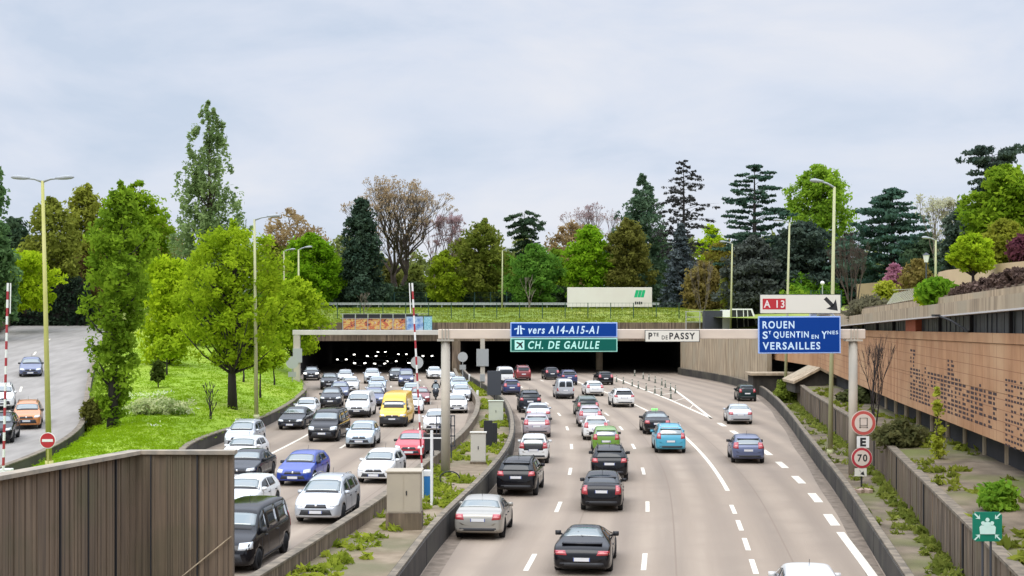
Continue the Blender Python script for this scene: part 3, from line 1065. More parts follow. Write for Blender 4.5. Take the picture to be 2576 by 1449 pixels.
b.add([tip, c0 + dv * .0 + pv * .33, c0 + dv * .10, c0 - pv * .33], [(0, 1, 2, 3)])
b.build('arrow', black_m, r)
r, W_, H_ = panel('direction_sign', 1907, 2114.5, 795.5, 889, bluel_m, blue_m, 'large blue sign reading ROUEN, ST QUENTIN EN YNES, VERSAILLES on the gantry', bw=.06, tilt=R(-.25))
uc, vc = 2010.7, 842
def tx(s_, u0, u1, v0, v1, bold=.022):
    text(s_, (u1 - u0) / pxm, (v1 - v0) / pxm, (((u0 + u1) / 2 - uc) / pxm, (vc - (v0 + v1) / 2) / pxm), textw_m, r, y=FY, bold=bold)
tx('ROUEN', 1918, 1998, 807, 826)
tx('S', 1918, 1931, 833, 852); tx('T', 1933, 1939, 832, 840, .03)
tx('QUENTIN', 1945, 2034, 833, 852); tx('EN', 2041, 2059, 842, 852); tx('Y', 2066, 2080, 833, 852); tx('NES', 2081, 2108, 832, 841, .02)
tx('VERSAILLES', 1918, 2063, 860, 879)

# second portal farther back, over the oncoming lanes
PY = 142.0
px0, px1 = XU(747, PY), XU(1214, PY)
root = empty('portal_frame', (px0, PY, 0), label='far pale portal beam spanning the oncoming lanes in front of the left tunnel mouth', cat='gantry')
pw = px1 - px0
b = MB()
b.box((pw / 2 + 1.4, 0, 5.88), (pw + 3.6, .5, .48))
b.build('beam', M('portal_paint', (.60, .56, .50), .6, col2=(.50, .47, .42), scale=.6), root, bevel=.03)
for x in (0, pw):
    b = MB()
    b.box((x, 0, 2.8), (.44 if x else .66, .44, 5.6))
    b.build('post', post_m, root, bevel=.03)
b = MB()
b.box((pw, -.3, 3.4), (1.2, .1, 1.7))
b.box((pw, -.3, 1.4), (.5, .35, .7))
b.build('equipment_box', grey_m, root)
b = MB()
b.box((.1, -.3, 3.6), (.9, .12, 1.4))
b.build('sign_plate', galv_m, root)

def round_back(u, v, Y, r_, z0, label, plate=True):
    """back of a round sign on a post"""
    x = XU(u, Y)
    o = empty('round_sign', (x, Y, z0), label=label, cat='road sign')
    z = ZV(v, Y) - z0
    b = MB()
    b.disc((0, 0, z), r_, .04, 28)
    b.build('sign_plate', galv_m, o)
    b = MB()
    b.tube([(0, .06, 0), (0, .06, z + .2)], .045, 8)
    if plate: b.box((0, 0, z - r_ - .55), (.8 * r_ * 1.6, .04, .5))
    b.build('post', grey_m, o)
    return o
round_back(1164, 898, 150, .52, .2, 'round grey back of a sign left of the thin portal post at the pier')
round_back(1049, 912, 118, .52, 0.0, 'round grey back of a sign behind the raised striped boom in the median', False)
round_back(735, 912, 139, .6, .9, 'round grey back of a sign beside the left portal post under the leaves')

# no entry sign by the slip road
x = XU(120, 65.5)
o = empty('no_entry_sign', (x, 65.5, .4), label='round red no entry sign with a white bar before the double armed lamp', cat='road sign')
z = ZV(1108, 65.5) - .4
b = MB(); b.disc((0, 0, z), .37, .03, 30); b.build('rim', white_m, o)
b = MB(); b.disc((0, -.022, z), .335, .012, 30); b.build('face', red_m, o)
b = MB(); b.box((0, -.032, z), (.5, .008, .12)); b.build('white_bar', white_m, o)
b = MB(); b.tube([(0, .05, -.4), (0, .05, z + .2)], .035, 8); b.build('post', pole_m, o)

# group of signs by the right-hand gantry post: four plates on one post
Y_ = 64.0
x = XU(2168, Y_)
pm = FPX / Y_
o = empty('sign_post', (x, Y_, .25), label='post with no lorries, E, 70 and arrow plates beside the right gantry post', cat='road sign')
zz = lambda v: ZV(v, Y_) - .25
b = MB(); b.tube([(0, .06, -.1), (0, .06, zz(1040))], .04, 8); b.build('post', black_m, o)
ringm = M('sign_faded_red', (.50, .09, .075), .5)
whit2 = M('sign_faded_white', (.66, .56, .48), .5)
b = MB(); b.disc((4 / pm, 0, zz(1064)), 31.5 / pm, .03, 32); pl = b.build('lorry_ban_plate', whit2, o)
b = MB(); b.disc((4 / pm, -.02, zz(1064)), 30 / pm, .012, 32); b.build('red_ring', ringm, pl)
b = MB(); b.disc((4 / pm, -.03, zz(1064)), 22.5 / pm, .012, 32); b.build('white_field', whit2, pl)
b = MB()
for (xa, za, xb, zb_) in ((-9, 13, 9, 13), (-9, 13, -9, -8), (9, 13, 9, -8), (-9, -6, 9, -6), (-9, -10, 9, -10)):
    b.bar((4 / pm + xa / pm, -.038, zz(1064) + za / pm), (4 / pm + xb / pm, -.038, zz(1064) + zb_ / pm), .035, .006)
for s in (-9, 9): b.box((4 / pm + s / pm, -.038, zz(1064) - 11 / pm), (.05, .006, .07))
b.build('lorry_outline', black_m, pl)
b = MB(); b.box((3 / pm, 0, zz(1112)), (31 / pm, .03, 29 / pm)); pl = b.build('letter_plate', white_m, o)
text('E', 15 / pm, 22 / pm, (3 / pm, zz(1112)), black_m, pl, y=-.02, bold=.05)
b = MB(); b.disc((0, 0, zz(1152)), 26.5 / pm, .03, 32); pl = b.build('speed_plate', whit2, o)
b = MB(); b.disc((0, -.02, zz(1152)), 25.5 / pm, .012, 32); b.build('red_ring', M('sign_ring_red', (.42, .03, .045), .5), pl)
b = MB(); b.disc((0, -.03, zz(1152)), 19.5 / pm, .012, 32); b.build('white_field', whit2, pl)
text('70', 25 / pm, 19 / pm, (1 / pm, zz(1152)), black_m, pl, y=-.038, bold=.03)
b = MB(); b.box((-3 / pm, 0, zz(1188)), (30 / pm, .03, 20 / pm)); pl = b.build('arrow_plate', cream_m, o)
b = MB()
c0 = Vector((-1 / pm, -.02, zz(1188)))
b.bar(c0 - dv * .15, c0 + dv * .1, .03, .006)
b.add([c0 + dv * .2, c0 + pv * .1 + dv * .02, c0 - pv * .1 + dv * .02], [(0, 1, 2)])
b.build('arrow', black_m, pl)

# assembly point sign
Y_ = 35.0
x = XU(2484, Y_)
pm = FPX / Y_
o = empty('assembly_point_sign', (x, Y_, .25), label='square green assembly point sign with white figures and four arrows at lower right', cat='sign')
zc = ZV(1325, Y_) - .25
b = MB()
h = 37 / pm
c_ = .07
b.add([(sx * h, 0, zc + sz * (h - c_)) if k else (sx * (h - c_), 0, zc + sz * h) for sx, sz, k in ((-1, 1, 1), (-1, 1, 0), (1, 1, 0), (1, 1, 1), (1, -1, 1), (1, -1, 0), (-1, -1, 0), (-1, -1, 1))]
      + [(sx * h, .03, zc + sz * (h - c_)) if k else (sx * (h - c_), .03, zc + sz * h) for sx, sz, k in ((-1, 1, 1), (-1, 1, 0), (1, 1, 0), (1, 1, 1), (1, -1, 1), (1, -1, 0), (-1, -1, 0), (-1, -1, 1))],
      [tuple(range(8)), tuple(range(15, 7, -1))] + [(i, (i + 1) % 8, 8 + (i + 1) % 8, 8 + i) for i in range(8)])
b.build('plate', M('assembly_green', (.0, .19, .115), .5), o)
wm = M('assembly_white', (.60, .82, .74), .5)
b = MB()
for sx in (-1, 1):
    for sz in (-1, 1):
        cc = Vector((sx * h * .68, -.006, zc + sz * h * .70))
        dd = Vector((-sx, 0, -sz)).normalized(); pp_ = Vector((dd.z, 0, -dd.x))
        b.add([cc - dd * .10 - pp_ * .018, cc + dd * .03 - pp_ * .018, cc + dd * .03 + pp_ * .018, cc - dd * .10 + pp_ * .018], [(0, 1, 2, 3)])
        b.add([cc + dd * .09, cc - pp_ * .075 + dd * -.0, cc + dd * .03, cc + pp_ * .075 - dd * .0], [(0, 1, 2, 3)])
b.build('arrow', wm, o)
b = MB()
for k, (xx, zt, r_) in enumerate(((0, .17, .05), (-.11, .09, .048), (.11, .09, .048), (0, .04, .05))):
    yv = -.006 - .006 * k
    b.disc((xx, yv, zc + zt), r_, .005, 16)
    b.add([(xx - .075, yv, zc - .18), (xx + .075, yv, zc - .18), (xx + .09, yv, zc + zt - .1), (xx + .05, yv, zc + zt - .055), (xx - .05, yv, zc + zt - .055), (xx - .09, yv, zc + zt - .1)], [(0, 1, 2, 3, 4, 5)])
b.build('figures', wm, o)
for s in (-.1, .1):
    b = MB(); b.tube([(s, .06, 0), (s, .06, zc + .2)], .03, 8); b.build('leg', dgrey_m, o)

pole2_m = M('lamp_pole_pale', (.46, .46, .23), .6, col2=(.40, .40, .22), scale=.8)
# ------------------------------------------------------------------ lamp posts
def lamp(u_b, v_b, z0, u_t, v_t, arms, rb, rt, label, cm=None, Y=None, hm=None):
    cm = cm or pole2_m
    if Y is None: Y = (CAMH - z0) * FPX / (v_b - VH)
    x0, x1, zt = XU(u_b, Y), XU(u_t, Y), ZV(v_t, Y)
    o = empty('street_lamp', (x0, Y, z0), label=label, cat='street lamp', group='tall lamp posts along the ring road')
    top = Vector((x1 - x0, 0, zt - z0))
    b = MB()
    b.tube([(0, 0, -.2), top * .5, top], [rb, (rb + rt) / 2, rt], 10)
    b.tube([(0, 0, -.2), (0, 0, .25)], rb * 1.35, 10)
    b.build('pole', cm, o, True)
    for dx, dz, hl in arms:
        b = MB()
        e_ = top + Vector((dx, 0, dz))
        b.tube([top - Vector((0, 0, .05)), top.lerp(e_, .5) + Vector((0, 0, .03)), e_], [rt * .8, rt * .7, rt * .6], 8)
        ar = b.build('arm', poleg_m, o, True)
        s = 1 if dx > 0 else -1
        b = MB()
        q = e_
        sl = dz / abs(dx)
        b.tube([q - Vector((s * .15, 0, .15 * sl * 0)), q + Vector((s * hl * .15, 0, .02)), q + Vector((s * hl * .5, 0, .05)), q + Vector((s * hl * .85, 0, .06)), q + Vector((s * hl, 0, .05))], [.05, .09, .115, .09, .03], 10)
        b.build('lamp_head', hm or poleg_m, o, True)
    return o
lamp(124, 1172, .8, 107, 455, [(-.75, .12, .75), (.75, .12, .75)], .15, .075, 'near yellowish lamp post with two grey lamp heads on the far left', pole_m)
lamp(645, 1052, .75, 640, 552, [(1.0, .2, .8)], .15, .075, 'slender yellowish lamp post in front of the round lime tree')
lamp(752, 1000, .2, 751, 628, [(.75, .25, .7)], .15, .08, 'lamp post with a right pointing arm beside the left portal post', Y=150)
lamp(716, 900, 3.0, 714, 632, [(.7, .2, .7)], .14, .08, 'faint lamp post half hidden by leaves behind the lime tree', Y=172)
lamp(1263, 775, 8.0, 1264, 630, [(.9, .25, .8)], .14, .07, 'greenish lamp post standing behind the tunnel above the blue motorway sign', Y=203)
lamp(1838, 830, 5.6, 1842, 613, [(-.75, .2, .7)], .13, .075, 'lamp post with left pointing arm beside the vent housing', Y=166)
lamp(1975, 1005, .25, 1986, 560, [(-.75, .2, .7)], .15, .08, 'lamp post rising behind the cream exit sign', Y=128)
lamp(2088, 1142, .25, 2099, 470, [(-.75, .3, .6)], .14, .075, 'thick yellowish lamp post behind the right edge of the large blue sign', Y=79)
lamp(2353, 705, 8.6, 2354, 604, [(-.5, .15, .6)], .11, .07, 'short lamp post in the roof garden before the dark cedar', Y=112)
o = empty('park_lantern', (XU(2330, 110), 110, gardz(XU(2330, 110), 110)), label='old style park lantern with a white glass head left of the beige wall', cat='lantern')
zt = ZV(660, 110) - o.location.z
b = MB(); b.tube([(0, 0, -.2), (0, 0, zt)], .06, 8); b.build('post', dgrey_m, o)
b = MB(); b.tube([(0, 0, zt), (0, 0, zt + .55)], [.14, .26], 6); b.build('glass_head', white_m, o)
b = MB(); b.tube([(0, 0, zt + .55), (0, 0, zt + .75)], [.3, .05], 6); b.build('cap', dgrey_m, o)
o = empty('globe_lamp', (XU(2069, 168), 168, 7.3), label='small white globe lamp behind the cream exit sign', cat='lamp')
zt = ZV(712, 168) - 7.3
b = MB(); b.tube([(0, 0, -.2), (0, 0, zt)], .06, 8); b.build('post', galv_m, o)
b = MB(); b.tube([(0, 0, zt + .25 * math.sin(a)) for a in (-1.5, -1, -.5, 0, .5, 1, 1.5)], [.26 * math.cos(a) for a in (-1.5, -1, -.5, 0, .5, 1, 1.5)], 10); b.build('globe', white_m, o, True)
fence2 = mesh_fence('court_fence', XU(2040, 170), XU(2130, 170), 170, 7.2, 3.2, 1.2, fence_dg, 'dark green ball court fence behind the cream exit sign', 5, .3, .06)

# ------------------------------------------------------------------ raised red and white booms
def boom(u_b, v_b, Y, z0, u_t, v_t, label, side):
    xb, zb_, xt, zt = XU(u_b, Y), ZV(v_b, Y), XU(u_t, Y), ZV(v_t, Y)
    o = empty('raised_barrier', (xb, Y, z0), label=label, cat='barrier', group='raised striped traffic booms')
    a, c = Vector((0, 0, zb_ - z0)), Vector((xt - xb, 0, zt - z0))
    n = 23
    bw, br = MB(), MB()
    for i in range(n):
        w_ = .15 - .05 * i / n
        (br if i % 2 else bw).bar(a.lerp(c, i / n), a.lerp(c, (i + 1) / n), w_, .07)
    bw.build('white_band', white_m, o)
    br.build('red_band', M('boom_red', (.38, .03, .04), .5), o)
    b = MB()
    b.bar(a.lerp(c, .84) + Vector((side * .13, 0, 0)), c + Vector((side * .12, 0, 0)), .04)
    b.build('side_rod', white_m, o)
    b = MB()
    b.bar(Vector((0, 0, -.1)), a + (c - a).normalized() * .1, .16, .12)
    b.build('foot', white_m, o)
    return o
o = boom(1062, 1185, 60, .25, 1037, 712, 'raised red and white boom beside the blue and white housing in the median', -1)
x = XU(1077, 60.3)
h_ = empty('boom_housing', (x, 60.4, .22), label='blue and white boom drive housing at the foot of the median boom', cat='housing')
b = MB(); b.box((0, 0, .5), (.34, .34, 1.0)); b.build('blue_body', M('housing_blue', (.02, .17, .42), .5), h_, bevel=.02)
b = MB(); b.box((.0, 0, 1.12), (.36, .36, .24)); b.build('white_head', white_m, h_, bevel=.02)
o = empty('boom_rest', (XU(1086, 58.5), 58.5, .22), label='thin white boom rest post with a crossbar next to the blue housing', cat='post')
b = MB(); b.tube([(0, 0, 0), (0, 0, ZV(1083, 58.5) - .22)], .06, 8); b.box((0, 0, ZV(1102, 58.5) - .22), (.8, .05, .05)); b.build('post', white_m, o)
lbz = .8
boom(8, 1192, 62, lbz, 20, 712, 'raised red and white boom at the left edge of the picture', 1)
h_ = empty('boom_housing', (XU(8, 62) , 62.4, .5), label='low white boom base at the left edge behind the ribbed wall', cat='housing')
b = MB(); b.box((0, 0, .4), (.5, .4, .8)); b.build('body', white_m, h_, bevel=.02)

# ------------------------------------------------------------------ cabinets and sign backs in the median
def cabinet(u0, u1, v0, v1, Y, m, label, depth=.5, doors=2, plinth=0.0):
    x0, x1, z0, z1 = XU(u0, Y), XU(u1, Y), .22, ZV(v0, Y)
    o = empty('cabinet', ((x0 + x1) / 2, Y + depth / 2, z0), label=label, cat='cabinet')
    W_ = x1 - x0
    H_ = z1 - z0
    if plinth:
        b = MB(); b.box((0, 0, plinth / 2 - .05), (W_ + .08, depth + .08, plinth + .1)); b.build('plinth', conc, o)
    b = MB(); b.box((0, 0, plinth + (H_ - plinth) / 2), (W_, depth, H_ - plinth)); b.build('cabinet_body', m, o, bevel=.02)
    b = MB(); b.box((0, 0, H_ + .03), (W_ + .1, depth + .1, .06)); b.build('lid', m, o, bevel=.015)
    for k in range(doors):
        b = MB()
        dw = W_ / doors
        b.box((-W_ / 2 + dw * (k + .5), -depth / 2 - .006, plinth + (H_ - plinth) / 2), (dw - .05, .02, H_ - plinth - .12))
        d_ = b.build('door', m, o)
        if k == doors - 1:
            b = MB(); b.box((-W_ / 2 + dw * k + (.1 if doors > 1 else dw / 2), -depth / 2 - .03, plinth + (H_ - plinth) * .5), (.04, .03, .16)); b.build('handle', black_m, d_)
    return o
cab_b = M('cabinet_beige', (.44, .38, .28), .6, col2=(.40, .345, .26), scale=1.5)
cab_g = M('cabinet_pale', (.52, .54, .42), .6, col2=(.47, .49, .40), scale=1.5)
cabinet(973, 1058, 1189, 1330, 52, cab_b, 'large beige two door cabinet on a concrete plinth at the near end of the median', .95, 2, .62)
cabinet(1184, 1222, 1090, 1165, 74, M('cabinet_cream', (.56, .53, .45), .6), 'cream single door cabinet in the middle of the weedy median', .45, 1, .12)
cabinet(1229, 1266, 1010, 1062, 101, cab_g, 'pale green cabinet below the dark sign back in the median', .5, 1, .1)
def sign_back(u0, u1, v0, v1, Y, label, m=dgrey_m, z0=.22, th=.12, legs=(0,)):
    x0, x1, za, zb_ = XU(u0, Y), XU(u1, Y), ZV(v1, Y) - z0, ZV(v0, Y) - z0
    o = empty('traffic_panel', ((x0 + x1) / 2, Y, z0), label=label, cat='traffic panel')
    b = MB(); b.box((0, 0, (za + zb_) / 2), (x1 - x0, th, zb_ - za)); b.build('back_plate', m, o, bevel=.01)
    for s in legs:
        b = MB(); b.box((s * (x1 - x0), .12, (zb_ - .1) / 2), (.08, .08, zb_ - .1)); b.build('post', black_m, o)
    return o
sign_back(1226, 1261, 933, 994, 116, 'large dark grey back of a traffic sign on a post before the right tunnel mouth')
sign_back(1217, 1239, 1058, 1132, 82, 'tall black sign back standing beside the cream cabinet', black_m)
sign_back(1238, 1251, 1064, 1124, 84.5, 'narrow black sign back right behind the tall black one', black_m)
sign_back(1068, 1112, 1092, 1133, 72.5, 'low black panel left of the near gantry post', black_m)
o = empty('lattice_frame', (XU(1121, 75), 75, .22), label='dark lattice sign frame standing behind the near gantry post in the median', cat='frame')
z0_, z1_ = ZV(1122, 75) - .22, ZV(1046, 75) - .22
b = MB()
for xx in (-.47, -.29, .29, .47): b.box((xx, 0, (z0_ + z1_) / 2), (.05, .05, z1_ - z0_))
for k in range(4): b.box((0, 0, z0_ + (z1_ - z0_) * k / 3), (1.0, .05, .06))
b.build('frame', dgrey_m, o)
b = MB()
for xx in (-.3, .3): b.box((xx, .06, z0_ / 2), (.07, .07, z0_ + .1))
b.build('post', dgrey_m, o)
o = empty('cable_reel', (XU(1170, 65), 65, .25), label='dark loop of cable lying in the weeds at the foot of the near gantry post', cat='cable')
b = MB(); b.tube([(-.7 + .45 * math.cos(a) , .1, .3 + .32 * math.sin(a)) for a in [k * .4 for k in range(14)]], .03, 6, cap=False); b.build('loop', black_m, o)
# slim white marker posts in the median
for k, (u, v) in enumerate(((1201, 1008), (1181, 962))):
    p = G(u, v, .22)
    o = empty('marker_post', p, label=['short white marker post beside the median wall near the pale green cabinet', 'small white marker post in the grass near the portal post'][k], cat='marker post')
    b = MB(); b.box((0, 0, .45), (.2, .06, .9)); b.build('post', white_m, o, bevel=.02)

# ------------------------------------------------------------------ flexible bollards on the gore
bz = [(35, 675), (110, 695), (205, 720), (272, 745), (357, 768), (452, 800), (522, 825), (625, 857), (325, 640), (388, 660), (455, 685), (527, 710), (565, 735), (622, 770), (675, 795), (232, 610)]
proto = None
bolm = M('bollard_dark', (.045, .055, .03), .5)
for i, (bx, by) in enumerate(bz):
    p = G((2300 + bx * .3451) / 1.4907, (1200 + by * .3451) / 1.4907, 0)
    side = 'left' if i < 8 else 'right'
    lab = 'slim dark flexible bollard in the %s row on the striped gore before the exit tunnel' % side
    if i == 15: lab = 'lone bollard farthest back on the striped gore by the tunnel mouth'
    o = empty('bollard', p, label=lab, cat='bollard', group='flexible bollards on the gore')
    if proto is None:
        b = MB(); b.tube([(0, 0, 0), (0, 0, .06), (0, 0, .07), (0, 0, .72), (0, 0, .76)], [.16, .14, .075, .07, .03], 10); pm_ = b.mesh('post', bolm, True)
        b = MB(); b.tube([(0, 0, .46), (0, 0, .53)], .08, 10); b.tube([(0, 0, .60), (0, 0, .66)], .079, 10); bm_ = b.mesh('band', cream_m)
        proto = o
    link('post', pm_, o)
    link('band', bm_, o)
# litter and stones by the barrier
o = empty('rubble', G(2160, 1238, .25), label='small heap of pale stones and litter at the foot of the sign post', cat='rubble')
b = MB()
rng = random.Random(4)
for k in range(9):
    b.box((rng.uniform(-.5, .5), rng.uniform(-.4, .4), .08), (rng.uniform(.1, .35), rng.uniform(.1, .3), rng.uniform(.1, .25)), rz=rng.uniform(0, 3))
b.build('stones', M('stone_pink', (.40, .29, .23), .9), o, bevel=.03)
# ------------------------------------------------------------------ vehicles
def paint(name, col, metal=.0, rough=.32):
    dk = max(col) < .06
    return M('car_paint_' + name, col, .13 if dk else rough, metal, coat=0 if dk else .5, spec=.42 if dk else .5)
PAINT = dict(black=paint('black', (.006, .006, .008)), dark=paint('dark', (.020, .023, .030)), white=paint('white', (.72, .72, .70)),
    silver=paint('silver', (.50, .52, .54), .35), blue=paint('blue', (.012, .045, .30)), red=paint('red', (.48, .02, .035)), yellow=paint('yellow', (.78, .46, .02)),
    teal=paint('teal', (.06, .33, .46)), green=paint('green', (.13, .26, .025)), dgreen=paint('dark_green', (.05, .085, .06)), orange=paint('orange', (.52, .20, .055), .2),
    navy=paint('navy', (.025, .035, .11)), greyblue=paint('grey_blue', (.10, .12, .21), .2), maroon=paint('maroon', (.20, .025, .025)), beige=paint('champagne', (.33, .312, .27), .35),
    mauve=paint('mauve', (.42, .365, .38), .3), lightblue=paint('pale_blue', (.42, .50, .56), .3), blackgreen=paint('black_green', (.012, .028, .026)), brown=paint('bronze', (.10, .085, .07), .3))
glass_w = M('windscreen_glass', (.085, .118, .115), .06, spec=.8, ior=2.0)  # grey green base puts the sky's reflection into the glass colour
glass_d = M('dark_glass', (.014, .018, .02), .06, spec=.5, ior=1.5)
tyre_m = M('tyre', (.016, .016, .017), .85)
rim_m = M('rim', (.34, .35, .36), .35, .6)
plast_m = M('black_plastic', (.022, .022, .024), .6)
head_m = M('headlamp', (.62, .65, .66), .12, coat=1)
headon_m = M('headlamp_lit', (1, .96, .88), .3, emit=3.5)
tail_m = M('tail_lamp', (.40, .02, .03), .2, coat=1)
tailc_m = M('tail_lamp_clear', (.55, .16, .15), .2, coat=1)
plate_m = M('number_plate', (.70, .70, .70), .4)
pblue_m = M('plate_band', (.02, .06, .30), .4)
chrome_m = M('chrome', (.62, .62, .62), .2, .9)
well_m = M('wheel_well', (.01, .01, .01), .95)
taxi_m = M('taxi_lamp_green', (.25, .75, .20), .4, emit=.6)

# side profile: (fraction of length from the front, height); keys are explained by their names
T = {}
T['hatch'] = dict(L=4.05, W=1.73, H=1.46, wb=2.54, wr=.315, fo=.80, prof=[(0, .50), (.006, .66), (.04, .76), (.12, .86), (.20, .92), (.265, .97), (.36, 1.24), (.45, 1.41), (.55, 1.46), (.68, 1.455), (.82, 1.41), (.895, 1.35), (.945, 1.10), (.972, .96), (.992, .86), (1, .56)],
    belt=(.90, .99), tum=.26, ws=(.275, .425), rw=(.90, .965), sw=[(.33, .43, .575, .575), (.60, .60, .80, .775)], head=(.70, .84, .60, .80), tail=(.62, .82, .80, 1.12), plate_r=.72)
T['small'] = dict(T['hatch'], L=3.55, W=1.64, H=1.49, wb=2.42, fo=.66, prof=[(0, .50), (.006, .66), (.04, .80), (.12, .92), (.18, .97), (.235, 1.02), (.34, 1.30), (.42, 1.44), (.55, 1.49), (.68, 1.485), (.85, 1.45), (.93, 1.37), (.965, 1.15), (.982, 1.0), (.995, .86), (1, .56)], ws=(.245, .40), rw=(.935, .975), sw=[(.30, .41, .57, .57), (.59, .59, .84, .83)])
T['city'] = dict(T['small'], darkgate=1)
T['mpv'] = dict(T['hatch'], L=4.52, W=1.84, H=1.64, wb=2.73, fo=.92, wr=.34, prof=[(0, .52), (.006, .68), (.04, .82), (.10, .94), (.16, 1.02), (.20, 1.07), (.32, 1.40), (.41, 1.58), (.52, 1.64), (.68, 1.635), (.86, 1.57), (.925, 1.48), (.96, 1.2), (.98, 1.02), (.994, .88), (1, .58)], belt=(.98, 1.07), ws=(.21, .385), rw=(.93, .975), sw=[(.29, .40, .52, .52), (.545, .545, .74, .74), (.765, .765, .88, .86)], head=(.72, .90, .66, .88), tail=(.66, .82, .86, 1.2))
T['suv'] = dict(T['hatch'], L=4.35, W=1.82, H=1.63, wb=2.63, fo=.86, wr=.36, prof=[(0, .58), (.006, .80), (.03, .93), (.10, 1.02), (.18, 1.07), (.255, 1.12), (.35, 1.40), (.43, 1.57), (.54, 1.63), (.70, 1.62), (.85, 1.575), (.915, 1.50), (.955, 1.22), (.978, 1.08), (.994, .96), (1, .62)], belt=(1.03, 1.11), ws=(.265, .405), rw=(.92, .97), sw=[(.32, .41, .56, .56), (.585, .585, .77, .76)], head=(.66, .86, .78, .96), tail=(.62, .84, .92, 1.12), plate_r=.86, zb=.26)
T['sedan'] = dict(T['hatch'], L=4.6, W=1.80, H=1.44, wb=2.72, fo=.88, wr=.33, prof=[(0, .48), (.006, .64), (.04, .74), (.12, .82), (.22, .89), (.30, .95), (.39, 1.22), (.46, 1.38), (.55, 1.44), (.66, 1.43), (.76, 1.32), (.85, 1.06), (.875, 1.02), (.95, 1.0), (.985, .93), (.995, .80), (1, .54)], belt=(.89, .97), tum=.27, ws=(.31, .445), rw=(.755, .845), sw=[(.37, .45, .56, .56), (.58, .58, .75, .70)], head=(.62, .84, .56, .74), tail=(.58, .85, .74, .94), plate_r=.74)
T['coupe'] = dict(T['sedan'], L=4.45, W=1.86, H=1.31, wb=2.37, fo=1.0, wr=.345, prof=[(0, .42), (.006, .56), (.05, .68), (.14, .80), (.24, .86), (.31, .92), (.40, 1.13), (.47, 1.26), (.54, 1.31), (.62, 1.29), (.74, 1.17), (.86, .99), (.90, .955), (.955, .90), (.985, .78), (.996, .66), (1, .46)], belt=(.84, .90), tum=.42, ws=(.32, .455), rw=(.645, .80), sw=[(.385, .465, .64, .60)], head=(.62, .80, .64, .80), tail=(.52, .86, .64, .78), plate_r=.52, zb=.16, hips=1)
T['lift'] = dict(T['hatch'], L=4.46, W=1.75, H=1.49, wb=2.70, fo=.90, prof=[(0, .50), (.006, .64), (.04, .74), (.12, .86), (.20, .95), (.25, 1.01), (.36, 1.30), (.45, 1.45), (.53, 1.49), (.64, 1.465), (.78, 1.36), (.90, 1.20), (.955, 1.12), (.975, 1.04), (.992, .86), (1, .56)], ws=(.26, .425), rw=(.80, .945), sw=[(.33, .44, .56, .56), (.585, .585, .80, .73)], tail=(.66, .82, .72, 1.08), plate_r=.84)
T['van'] = dict(T['hatch'], L=5.0, W=1.92, H=1.92, wb=3.2, fo=.90, wr=.34, prof=[(0, .55), (.006, .74), (.03, .92), (.08, 1.06), (.13, 1.14), (.165, 1.2), (.25, 1.60), (.30, 1.80), (.37, 1.91), (.6, 1.92), (.9, 1.89), (.955, 1.83), (.978, 1.40), (.988, 1.15), (.996, .9), (1, .58)], belt=(1.10, 1.16), tum=.18, ws=(.175, .29), rw=(.962, .982), sw=[(.235, .285, .38, .38), (.405, .405, .63, .63), (.65, .65, .90, .89)], head=(.66, .88, .72, .98), tail=(.78, .86, .80, 1.35), plate_r=.80)
T['panel_van'] = dict(T['van'], blackz=.56, sw=[(.235, .285, .38, .38)])
T['kangoo'] = dict(T['van'], L=4.03, W=1.67, H=1.82, wb=2.6, fo=.75, wr=.31, prof=[(0, .55), (.006, .70), (.04, .86), (.10, .97), (.17, 1.03), (.22, 1.08), (.32, 1.5), (.38, 1.70), (.46, 1.81), (.6, 1.82), (.9, 1.80), (.965, 1.74), (.982, 1.40), (.99, 1.15), (.996, .9), (1, .58)], belt=(1.02, 1.08), ws=(.23, .37), sw=[(.30, .37, .50, .50)], split=1, blackz=.52, tail=(.80, .87, .72, 1.02))
T['box_van'] = dict(T['van'], blackz=.80, L=5.6, W=2.0, H=2.55, wb=3.4, fo=.92, wr=.35, prof=[(0, .6), (.006, .86), (.03, 1.06), (.08, 1.2), (.12, 1.28), (.145, 1.34), (.205, 1.90), (.22, 2.05), (.255, 2.32), (.32, 2.5), (.5, 2.55), (.9, 2.53), (.97, 2.48), (.985, 1.8), (.992, 1.3), (.997, .9), (1, .6)], belt=(1.24, 1.28), tum=.13, ws=(.15, .208), sw=[(.185, .215, .32, .32)], head=(.68, .9, .82, 1.02), tail=(.82, .88, .9, 1.4))

